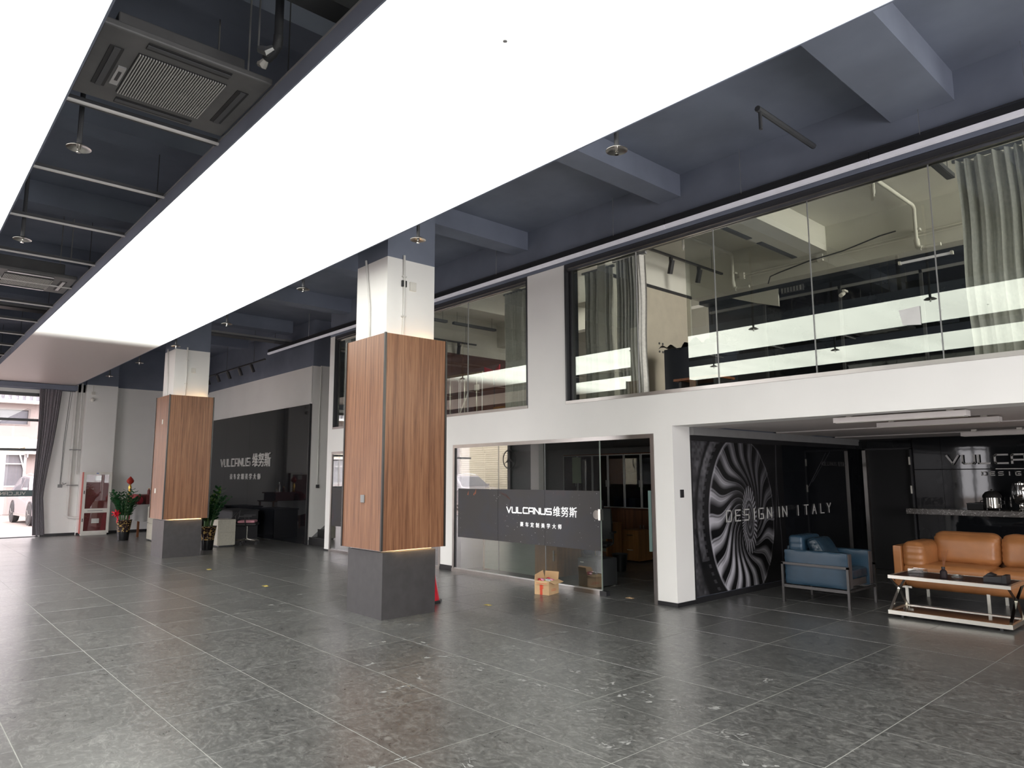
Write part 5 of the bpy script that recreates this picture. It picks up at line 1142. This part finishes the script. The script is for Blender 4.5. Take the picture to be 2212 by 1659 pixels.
for k in range(8):
    nm, co = snack_cols[k % 6]; mt = bpy.data.materials.get(nm) or mat(nm, co, .25, metal=.3)
    lx, ly = -.07+.045*(k % 4), -.05+.09*(k//4)
    s_ = thing('snack_packet', (cx, cy, H), '%s snack packet heaped at the %s %s of the open carton' % (nm.replace('_', ' '), ('left end', 'middle left', 'middle right', 'right end')[k % 4], ('front', 'back')[k//4]), 'packet', 'snack packets in the carton')
    Kp = K @ Matrix.Translation((lx, ly, H-.01+.012*rs_.random())) @ Matrix.Rotation(rs_.uniform(-.5, .5), 4, 'Y') @ Matrix.Rotation(rs_.uniform(0, 3), 4, 'Z')
    build('wrapper', cushion(-.045, .045, -.03, .03, -.012, .012, 2.2, .008, 5, .004, k).move(Kp), mt, s_, smooth=True)
    build('crimp', MB().box(.042, .056, -.028, .028, -.001, .001).box(-.056, -.042, -.028, .028, -.001, .001).move(Kp), mt, s_)
build('carton_fill', B(0, 0, 0, 0, 0, 0), M['card_in']) if False else None
cb('filler', B(-W+t, W-t, -D+t, D-t, t, H-.03), M['card_in'])
o = thing('traffic_cone', (-7.66, 5.42, 0), 'red plastic cone peeking out behind the nearest column', 'cone')
build('cone_body', MB().lathe([(.135, .03), (.035, .56), (.03, .565), (.001, .565)], (-7.66, 5.42), 24), M['red'], o, smooth=True)
build('cone_base', MB().prism([(-7.66+.17*math.cos(a*PI/4+.39), 5.42+.17*math.sin(a*PI/4+.39)) for a in range(8)], 'z', 0, .03), M['black_plastic'], o, bevel=.005)
build('cone_cap', MB().lathe([(.045, .555), (.05, .56), (.05, .575), (.001, .578)], (-7.66, 5.42), 18), M['red'], o)
for k, (u, v, l_) in enumerate(((573, 1266, 'yellow scrap of tape on the floor between the columns'), (451, 1230, 'small yellow scrap on the floor before the farther column'), (1360, 1292, 'pale scrap on the floor in the office doorway'), (1053, 1307, 'tiny yellow scrap on the floor left of the carton'))):
    x, y = floor_pt(u, v)
    so = thing('paper_scrap', (x, y, 0), l_, 'scrap')
    build('scrap', MB().add([(x-.05, y-.03, .002), (x+.045, y-.025, .005), (x+.06, y+.03, .002), (x-.03, y+.035, .006), (x-.05, y-.03, .001), (x+.045, y-.025, .001), (x+.06, y+.03, .001), (x-.03, y+.035, .001)], [(0,1,2,3),(7,6,5,4),(0,4,5,1),(1,5,6,2),(2,6,7,3),(3,7,4,0)]), bpy.data.materials.get('yellow_foil') if k != 2 else M['card'], so)

# ================================================================== FAR LEFT CORNER
def zz_plant(x, y, label, seed, h=1.15, young=False, bow=False, lean=0):
    o = thing('potted_plant', (x, y, 0), label, 'plant', 'tall potted plants beside the farther column')
    r_ = random.Random(seed)
    build('pot', MB().lathe([(.125, 0), (.13, .01), (.15, .25), (.185, .50), (.195, .51), (.195, .525), (.17, .525), (.165, .48), (.001, .47)], (x, y), 24), M['pot'], o, smooth=True)
    build('soil', MB().lathe([(.165, .482), (.001, .49)], (x, y), 16), M['black_base'], o)
    for k in range(24):
        a = r_.uniform(0, 6.28); tilt = r_.uniform(.05, .42); L = r_.uniform(.55, h-.45); r0 = r_.uniform(.02, .11)
        p = []; 
        for i in range(9):
            t = i/8; rad = r0+tilt*L*(t**1.7)*1.05
            p.append(Vector((x+math.cos(a)*rad+lean*t*.1, y+math.sin(a)*rad, .48+L*t*(1-.12*t*tilt*2))))
        s_ = build('stem', MB().tube(p, [.012-.001*i for i in range(9)], 5), M['stem'], o, smooth=True)
        lf = MB()
        for i in range(2, 9):
            q = p[i]; d = (p[min(i+1, 8)]-p[i-1]).normalized(); sd = d.cross(Vector((0, 0, 1)));
            sd = sd.normalized() if sd.length > .01 else Vector((1, 0, 0))
            for s in (-1, 1):
                dr = (sd*s*.9+d*.5+Vector((0, 0, r_.uniform(-.1, .35)))).normalized(); wv = dr.cross(Vector((0, 0, 1))).normalized(); l_ = r_.uniform(.12, .19)*(1 if i < 8 else .7); ww = .036
                nv = dr.cross(wv)*.006
                lf.add([q, q+dr*l_*.35+wv*ww+nv, q+dr*l_*.75+wv*ww*.8+nv, q+dr*l_, q+dr*l_*.75-wv*ww*.8+nv, q+dr*l_*.35-wv*ww+nv], [(0,1,2,3),(0,3,4,5)])
        tag(build('leaves', lf, M['leaf2'] if (young and k % 4 == 0) else M['leaf'], s_, smooth=True), kind='stuff')
    if bow:
        b_ = build('red_bow', MB().add([(x+.19, y-.22, .60), (x+.30, y-.28, .72), (x+.32, y-.26, .58), (x+.10, y-.20, .74), (x+.08, y-.24, .58), (x+.2, y-.25, .48), (x+.24, y-.26, .40)], [(0,1,2),(0,3,4),(0,5,6)]), M['red'], o)
    return o
zz_plant(-20.45, 4.82, 'tall leafy plant in a black and gold pot, left of the farther column', 5, 1.28, bow=False)
o = thing('ribbon_bow', (-20.3, 4.5, .6), 'bright red ribbon bow on the potted plant by the end wall', 'bow')
for k in range(7):
    a = k*.9; c0 = Vector((-20.22, 4.57, .70)); e_ = c0+Vector((.02*k % .05, .10*math.cos(a), .09*math.sin(a)))
    build('ribbon_loop', MB().tube([c0, (c0+e_)/2+Vector((.05, 0, 0)), e_, c0-Vector((.02, 0, 0))], [.012, .02, .016, .01], 5), M['red'], o)
build('ribbon_tail', MB().tube([(-20.22, 4.57, .68), (-20.2, 4.62, .56), (-20.2, 4.60, .46)], [.018, .02, .012], 5), M['red'], o)
zz_plant(-16.45, 5.58, 'leafy plant in a black and gold pot behind the right side of the farther column', 12, 1.35, young=True, lean=1.5)
# cream cabinets
def cream_cab(x0, x1, y0, y1, h, label, face='y'):
    o = thing('low_cabinet', ((x0+x1)/2, (y0+y1)/2, 0), label, 'cabinet')
    build('body', B(x0, x1, y0+.02, y1, .03, h), M['cabinet'], o)
    build('door', B(x0+.003, x1-.003, y0, y0+.018, h*.53, h-.01), M['cabinet'], o); build('door', B(x0+.003, x1-.003, y0, y0+.018, .04, h*.51), M['cabinet'], o)
    build('end_panel', B(x1, x1+.015, y0+.02, y1, h*.53, h-.004), M['cabinet'], o); build('end_panel', B(x1, x1+.015, y0+.02, y1, .04, h*.51), M['cabinet'], o)
    build('plinth', B(x0+.02, x1-.02, y0+.04, y1-.02, 0, .03), M['dark_grey'], o)
cream_cab(-20.05, -19.2, 5.27, 5.75, .86, 'cream cabinet with drawers poking out left of the farther column')
cream_cab(-17.40, -16.86, 5.95, 6.35, .62, 'cream cabinet behind the plant right of the farther column')
o = thing('offering_table', (-20.9, 5.9, 0), 'offering table with white cloth and red drape against the end wall', 'table')
build('table_top', B(-21.3, -20.15, 5.30, 6.3, .84, .87), M['wood_r'], o)
for x in (-21.25, -20.22):
    for y in (5.35, 6.22): build('leg', B(x, x+.05, y, y+.05, 0, .84), M['wood_r'], o)
ck = MB(); ck.grid(lambda u, v: (-20.13+.012*math.sin(26*u)*(1-v)+.02, 5.20+.95*u, .87-(.42+.30*math.sin(u*3.1)**2*(.5-u)*1.2)*(1-v)), 40, 8)
ck.grid(lambda u, v: (-21.35+1.24*u, 5.20+.015*math.sin(30*u)*(1-v), .87-(.32+.16*math.sin(u*4))*(1-v)), 44, 8); ck.grid(lambda u, v: (-21.35+1.24*u, 5.20+.95*v, .874), 6, 6)
tag(build('white_cloth', ck, mat('white_cloth', (.55, .54, .53), .9), o, smooth=True), 'white hanging cloth')
rk = MB(); rk.grid(lambda u, v: (-20.45+.2*u+.05*math.sin(9*u), 5.18-.10*v*math.sin(3*u+1), .5*v), 12, 8)
tag(build('red_drape', MB().add([(-20.70, 5.14, .02), (-20.25, 5.10, .05), (-20.30, 5.16, .58), (-20.62, 5.18, .62), (-20.70, 5.16, .02), (-20.25, 5.12, .05), (-20.30, 5.18, .58), (-20.62, 5.20, .62)], [(0,1,2,3),(7,6,5,4),(0,4,5,1),(1,5,6,2),(2,6,7,3),(3,7,4,0)]), M['red_cloth'], o), 'dark red drape')
tag(build('red_cushion', cushion(-20.9, -20.1, 5.22, 5.46, .875, 1.10, 2.4, .05, 14, .02, 6), M['red_cloth']), 'crumpled red cloth bundle on the offering table', 'cloth')
tag(build('red_cushion', B(-21.2, -20.2, 5.52, 6.2, 1.1, 1.13).box(-21.15, -20.25, 5.55, 6.15, .875, 1.1), M['red_deep']), 'dark red altar stand on the offering table', 'altar')
o = thing('lotus_lamp', (-20.9, 5.62, 1.13), 'red lotus bud lamp on a gold stem on the offering table', 'lamp')
build('gold_stem', MB().lathe([(.07, 1.13), (.05, 1.15), (.02, 1.18), (.035, 1.26), (.045, 1.33), (.02, 1.40), (.03, 1.42)], (-20.9, 5.66), 14), M['gold'], o, smooth=True)
build('bud', MB().lathe([(.03, 1.42), (.085, 1.47), (.095, 1.52), (.06, 1.58), (.02, 1.62), (.001, 1.64)], (-20.9, 5.66), 14), mat('red_bud', (.35, .03, .02), .3), o, smooth=True)
for k, (dx, dy, hh, lab) in enumerate(((.4, .35, .30, 'clear glass bottle on the offering table'), (.22, .12, .16, 'small dark statue on the offering table'), (.52, .48, .10, 'small cup on the offering table'))):
    b_ = thing('bottle' if k == 0 else ('figurine' if k == 1 else 'cup'), (-20.9+dx, 5.6+dy, 1.13), lab, 'bottle' if k == 0 else ('figurine' if k == 1 else 'cup'))
    mm_ = [M['crystal'], M['red_deep'], M['off_white']][k]
    build('body', MB().lathe([(.03, 1.131), (.04, 1.14), (.04, 1.13+hh*.7), (.018, 1.13+hh*.85), (.018, 1.13+hh)], (-20.9+dx, 5.6+dy), 14), mm_, b_, smooth=True)
    build('rim', MB().lathe([(.022, 1.13+hh), (.022, 1.14+hh), (.001, 1.141+hh)], (-20.9+dx, 5.6+dy), 12), M['gold'] if k else M['chrome'], b_)
for q in list(C.objects):
    if 'offering table' in q.get('label', ''): q.location.x -= 1.1
o = next(q for q in C.objects if q.name == 'lotus_lamp'); o.location.y -= .38
# office chair with pink cushion
office_chair(-17.15, 6.75, 2.6, 'black swivel chair with a pink cushion behind the cream cabinet', grp='swivel chairs in the far corner', H=.62, cush='pink')
# dark desks in the shadow behind the columns
for x0_, lab in ((-19.0, 'black office desk before the far black glass wall'), (-21.4, 'black office desk deeper in the far corner')):
    o = thing('desk', (x0_, 7.1, 0), lab, 'desk'); build('desk_top', B(x0_-.7, x0_+.7, 6.8, 7.5, .73, .76), M['matte_black'], o); build('front_panel', B(x0_-.66, x0_+.66, 6.85, 6.87, .2, .73), M['dark_grey'], o)
    for x in (x0_-.68, x0_+.62): build('leg', B(x, x+.06, 6.82, 7.48, 0, .73), M['black_plastic'], o)
# fire cabinet
o = thing('fire_cabinet', (-23.0, 4.64, 0), 'white framed glass fire hose cabinet with extinguishers on the end wall', 'fire cabinet')
FX = -22.86; fy0, fy1 = 4.30, 5.00
build('carcass', B(-23.1, FX-.02, fy0+.02, fy1-.02, .07, 1.74), M['red_deep'], o)
build('side_panel', B(-23.1, FX, fy0, fy0+.02, .05, 1.76), mat('fire_red', (.45, .10, .08), .5), o)
build('plinth', B(-23.1, FX-.03, fy0+.03, fy1-.03, 0, .06), M['off_white'], o)
fr = MB().box(FX-.03, FX+.01, fy0, fy1, 1.69, 1.76).box(FX-.03, FX+.01, fy0, fy1, .05, .12).box(FX-.03, FX+.01, fy0, fy0+.065, .12, 1.69).box(FX-.03, FX+.01, fy1-.065, fy1, .12, 1.69).box(FX-.03, FX+.01, fy0+.065, fy1-.065, .62, .74)
build('door_frame', fr, M['off_white'], o)
build('hose_reel', MB().lathe([(.18, FX-.10+.01), (.18, FX-.06+.01)], ((fy0+fy1)/2, .90), 24, axis='x'), mat('pale_green_hose', (.25, .42, .25), .7), o)
for a in range(2): 
    q = build('extinguisher', MB().lathe([(.055, .14), (.06, .17), (.06, .40), (.03, .45), (.015, .47)], (FX-.10, fy0+.20+a*.28), 14), mat('yellow_green_bottle', (.42, .42, .10), .35) if a == 0 else bpy.data.materials['yellow_green_bottle'], o, smooth=True)
    build('valve', B(FX-.13, FX-.07, fy0+.18+a*.28, fy0+.24+a*.28, .47, .51), M['black_plastic'], q)
for (a, b, c_, d_) in ((.28, .44, 1.52, 1.66), (.26, .45, .33, .46)): build('paper_label', B(FX-.018, FX-.014, fy0+a, fy0+b, c_, d_), M['paper'], o)
build('hose', MB().tube([(FX-.07, fy0+.12, 1.6), (FX-.07, fy0+.12, 1.2), (FX-.07, fy0+.15, 1.0)], .014, 8), M['pipe_w'], o)
build('pane', B(FX-.012, FX-.008, fy0+.065, fy1-.065, .74, 1.69), M['wg_clear'], o); build('pane', B(FX-.012, FX-.008, fy0+.065, fy1-.065, .12, .62), M['wg_clear'], o)
for z in (1.15, .38): build('latch', B(FX+.01, FX+.02, fy0+.02, fy0+.04, z, z+.09), M['black_plastic'], o)
build('badge', B(FX+.01, FX+.013, fy0+.30, fy0+.36, 1.715, 1.735), mat('blue_badge', (.05, .12, .45), .4), o)
build('text_line', MB().box(FX+.01, FX+.0115, fy0+.14, fy0+.52, .672, .688), M['mid_grey'], o)
# pipes and wires on the end wall
o = thing('wall_pipe', (-23.05, 4.15, 0), 'white fire water pipes running down the end wall beside the fire cabinet', 'pipe')
build('pipe', MB().tube([(-23.2, 4.02, 4.3), (-23.2, 4.02, .55), (-23.18, 4.06, .50), (-23.1, 4.3, .48)], .035, 10), M['pipe_w'], o, smooth=True)
build('pipe', MB().tube([(-23.2, 4.15, 4.3), (-23.2, 4.15, 2.4), (-23.19, 4.16, 1.7)], .028, 10), M['pipe_w'], o, smooth=True)
build('flange', MB().lathe([(.05, .55), (.05, .60)], (-23.2, 4.02), 12), M['pipe_w'], o)
for z in (2.38, 1.38): build('pipe_clip', MB().box(-23.3, -23.14, 3.96, 4.22, z, z+.025), M['mid_grey'], o)
build('hook', MB().tube([(-23.18, 3.93, 1.45), (-23.15, 3.86, 1.42), (-23.15, 3.84, 1.47)], .01, 6), M['mid_grey'], o)
o = thing('wall_socket', (-23.29, 3.79, 1.35), 'grey wall socket fed by a thin cord on the end wall near the curtain', 'socket')
build('plate', B(-23.3, -23.27, 3.75, 3.86, 1.33, 1.42), M['mid_grey'], o); build('cord', MB().tube([(-23.285, 3.82, 1.42), (-23.285, 3.84, 2.6), (-23.285, 3.93, 4.1)], .006, 5), M['mid_grey'], o); build('cord', MB().tube([(-23.285, 3.80, 1.42), (-23.285, 3.81, 2.6), (-23.285, 3.88, 4.1)], .006, 5), M['dark_grey'], o)
o = thing('wall_camera', (-23.0, 4.4, 3.85), 'small white dome camera high on the end wall pier', 'camera')
build('junction_box', B(-23.1, -23.05, 4.36, 4.46, 3.98, 4.07), M['off_white'], o); build('camera_body', MB().lathe([(.001, -22.96), (.04, -22.98), (.055, -23.02), (.055, -23.1)], (4.40, 3.84), 14, axis='x'), M['off_white'], o, smooth=True); build('cable', MB().tube([(-23.09, 4.41, 4.07), (-23.09, 4.41, 4.27)], .008, 5), M['off_white'], o)
o = thing('wall_socket', (-15.98, 7.93, 1.38), 'small dark socket and conduit on the white wall by the stairs', 'socket')
build('plate', B(-15.99, -15.96, 7.92, 8.0, 1.34, 1.42), M['dark_grey'], o, bevel=.003); build('conduit', MB().tube([(-15.98, 7.96, 1.42), (-15.98, 7.95, 3.0), (-15.98, 7.97, 4.33)], .010, 6), M['pipe_w'], o)
tag(build('edge_conduit', MB().tube([(-16.0, 7.735, 3.42), (-16.0, 7.735, 4.33)], .012, 6), M['pipe_w']), 'thin white conduit above the corner of the black wall', 'pipe')

# ================================================================== THE YARD OUTSIDE
struct('ground', B(-60, -23.5, -40, 30, -.12, -.02), M['out_ground'], 'sunlit concrete yard outside the end window', 'ground')
struct('ground', B(-23.5, 20, -40, -3.95, -.12, -.02), M['out_ground'], 'concrete yard behind the viewer', 'ground')
ob = thing('neighbour_building', (-38.5, 0, 0), 'cream building with dark windows across the yard', 'building')
def op(y0, y1, z0, z1): return (y0, y1, z0, z1)
wins = []
for yb_ in (-12.6, -7.1, -1.6, 3.9-5.5+5.5-2.9+0):
    pass
ystart = [1.6-k*4.4 for k in range(-1, 5)]
wallm = MB(); prev = 14.0
for k, y1_ in enumerate([9.25, 4.85, .45, -3.95, -8.35, -12.75]):
    y0_ = y1_-3.2
    wallm.box(-38.6, -38, y1_, prev, -.1, 4.95); prev = y0_
    wallm.box(-38.6, -38, y0_, y1_, -.1, 1.2).box(-38.6, -38, y0_, y1_, 3.42, 3.93).box(-38.6, -38, y0_, y1_, 4.68, 4.95)
    f = build('window', MB().box(-38.1, -37.98, y0_, y1_, 3.93, 3.99).box(-38.1, -37.98, y0_, y1_, 4.62, 4.68).box(-38.1, -37.98, y1_-.08, y1_, 3.99, 4.62).box(-38.1, -37.98, y0_, y0_+.08, 3.99, 4.62).box(-38.1, -37.98, y1_-1.3, y1_-1.2, 3.99, 4.62), M['out_dark'], ob)
    build('pane', B(-38.15, -38.12, y0_, y1_, 3.93, 4.68), M['out_glass'], f)
    f = build('window', MB().box(-38.1, -37.98, y0_, y1_, 1.2, 1.27).box(-38.1, -37.98, y0_, y1_, 2.62, 2.68).box(-38.1, -37.98, y1_-.1, y1_, 1.27, 2.62).box(-38.1, -37.98, y0_, y0_+.08, 1.2, 2.68).box(-38.1, -37.98, y1_-1.45, y1_-1.38, 1.27, 2.62).box(-38.1, -38.0, y0_, y1_, 2.2, 2.25), M['alu'], ob)
    build('pane', B(-38.15, -38.12, y0_, y1_, 1.2, 2.68), M['out_glass'], f)
    build('shutter_box', B(-38.3, -37.95, y0_, y1_, 2.7, 3.42), M['shutter'], ob)
wallm.box(-38.6, -38, -17, prev, -.1, 4.95)
build('wall', wallm, M['out_wall'], ob)
rf = MB()
for k in range(120): rf.box(-41, -37.6, -17+k*.26, -16.87+k*.26, 5.0, 6.1)
tag(build('corrugated_roof', rf, M['roof_metal'], ob), kind='stuff'); build('roof_sheet', B(-41, -37.7, -17, 14.3, 4.95, 6.0), M['roof_metal'], ob); build('gutter', B(-37.9, -37.5, -17, 14.3, 4.90, 5.02), M['paper'], ob)
build('kerb', B(-38, -37.9, -17, 14, -.1, .02), M['out_dark'], ob)
o = thing('outdoor_air_unit', (-37.7, 5.2, 2.6), 'white outdoor air conditioning unit on the neighbouring wall', 'air conditioner')
build('housing', B(-37.95, -37.5, 4.75, 5.75, 2.65, 3.32), M['off_white'], o, bevel=.02); build('fan_grille', MB().lathe([(.25, -37.49), (.25, -37.48), (.001, -37.48)], (5.12, 2.98), 20, axis='x'), M['mid_grey'], o); build('bracket', B(-38, -37.5, 4.8, 4.84, 2.5, 2.65).box(-38, -37.5, 5.6, 5.64, 2.5, 2.65), M['mid_grey'], o)
build('pipe', MB().tube([(-37.9, 4.75, 3.0), (-37.9, 4.5, 2.9), (-37.9, 4.85, 1.7), (-37.9, 4.85, .9)], .03, 6), M['off_white'], o)
# white car
def car(x, y, rz, label, sc_=1.0):
    o = thing('car', (x, y, 0), label, 'car')
    K = Matrix.Translation((x, y, 0)) @ Matrix.Rotation(rz, 4, 'Z') @ Matrix.Scale(sc_, 4)
    def b(n_, mb, m_, par=o, **k): return build(n_, mb.move(K), m_, par, **k)
    side = [(-2.2, .35), (-2.25, .75), (-2.15, 1.02), (-1.95, 1.12), (-1.55, 1.60), (-.9, 1.70), (.2, 1.66), (.95, 1.12), (1.9, 1.0), (2.2, .82), (2.25, .45), (2.1, .30)]
    def sect(hw, inset):                      # one side profile, roof pulled in
        return [(px_, (hw-(inset if pz_ > 1.15 else (.04 if pz_ > 1.0 else 0))), pz_) for px_, pz_ in side]
    L, R_ = sect(.92, .20), [(p[0], -p[1], p[2]) for p in sect(.92, .20)]; n = len(side)
    mb = MB().add(L+R_, [tuple(range(n)), tuple(range(2*n-1, n-1, -1))]+[(i, n+i, n+(i+1) % n, (i+1) % n) for i in range(n)])
    b('body', mb, M['car_white'], bevel=.03)
    for s in (-1, 1):
        b('side_window', MB().add([(-1.50, s*.885, 1.16), (.72, s*.885, 1.16), (.12, s*.745, 1.58), (-.95, s*.745, 1.62), (-1.42, s*.745+s*.0, 1.50)], [(0,1,2,3,4)]), M['out_glass'])
        b('window_pillar', MB().bar((-.35, s*.89, 1.14), (-.35, s*.75, 1.62), .05, .02), M['car_white'])
        b('sill', MB().box(-1.1, 1.1, s*.90-.03, s*.90+.03, .26, .36), M['alu'])
        b('mirror', MB().box(.55, .72, s*.95-.08, s*.95+.08, 1.12, 1.26), M['car_white'], bevel=.02)
        for wx in (-1.35, 1.38):
            w_ = b('wheel', MB().lathe([(.34, s*.72), (.36, s*.76), (.36, s*.92), (.33, s*.94), (.24, s*.94)], (wx, .36), 22, axis='y'), M['tyre'])
            b('rim', MB().lathe([(.24, s*.935), (.22, s*.90), (.06, s*.90), (.05, s*.93), (.001, s*.93)], (wx, .36), 20, axis='y'), M['alu'], w_)
            for q in range(5):
                a = q*2*PI/5; b('spoke', MB().bar((wx, s*.925, .36), (wx+.23*math.cos(a), s*.93, .36+.23*math.sin(a)), .04, .02), M['alu'], w_)
            b('wheel_arch', MB().lathe([(.42, s*.80), (.42, s*.925)], (wx, .38), 22, axis='y'), M['black_plastic'])
    b('windscreen', MB().add([(.24, .68, 1.63), (.24, -.68, 1.63), (.92, -.80, 1.16), (.92, .80, 1.16)], [(0,1,2,3)]), M['out_glass'])
    b('grille', B(2.22, 2.26, -.45, .45, .45, .80), M['black_plastic']); b('plate', B(2.26, 2.27, -.22, .22, .40, .52), M['paper'])
    for s in (-1, 1):
        b('headlight', MB().add([(2.20, s*.45, .86), (2.24, s*.45, .76), (2.15, s*.90, .80), (1.85, s*.935, .95), (2.05, s*.8, .95)], [(0,1,2,3,4)]), M['chrome'])
        b('roof_rail', MB().tube([(-1.3, s*.6, 1.70), (-.5, s*.6, 1.76), (.2, s*.6, 1.70)], .02, 6), M['alu'])
    return o
car(-30.6, 4.75, .06, 'white sport utility car parked in the yard beyond the end window')
# cream shuttered building and car on the shopfront side (seen mirrored in the office glass)
ob = thing('shuttered_building', (-28, -9, 0), 'cream louvred shutter building across the side yard', 'building')
build('wall', MB().box(-33.5, -31.2, -9.4, -9.0, -.1, 5).box(-24.2, -22.5, -9.4, -9.0, -.1, 5).box(-33.5, -22.5, -9.4, -9.0, 4.2, 5), M['out_wall'], ob)
for k in range(38): build('shutter_slat', MB().prism([(-9.16, 0), (-9.13, .012), (-9.12, .10), (-9.16, .112)], 'x', -31.2, -24.2).move(Matrix.Translation((0, 0, k*.112-.02))), M['shutter'], ob)
car(-27.9, -6.9, 0, 'white car parked before the shuttered building in the side yard')
# star ring sign on the side glazing, and a plant
o = thing('ring_sign', (-20.87, -3.6, 2.2), 'dark three-pointed star ring sign on the side shopfront glass', 'sign')
rg = [( -20.87+.37*math.cos(a), -3.66, 2.28+.37*math.sin(a)) for a in [2*PI*k/40 for k in range(41)]]
build('ring', MB().tube(rg, .022, 6), M['matte_black'], o)
for k in range(3):
    a = PI/2+k*2*PI/3; t_ = (-20.87+.36*math.cos(a), 2.28+.36*math.sin(a)); q1 = (-20.87+.05*math.cos(a+1.05), 2.28+.05*math.sin(a+1.05)); q2 = (-20.87+.05*math.cos(a-1.05), 2.28+.05*math.sin(a-1.05))
    build('star_arm', MB().prism([(-20.87, 2.28), q1, t_, q2], 'y', -3.67, -3.65), M['matte_black'], o)
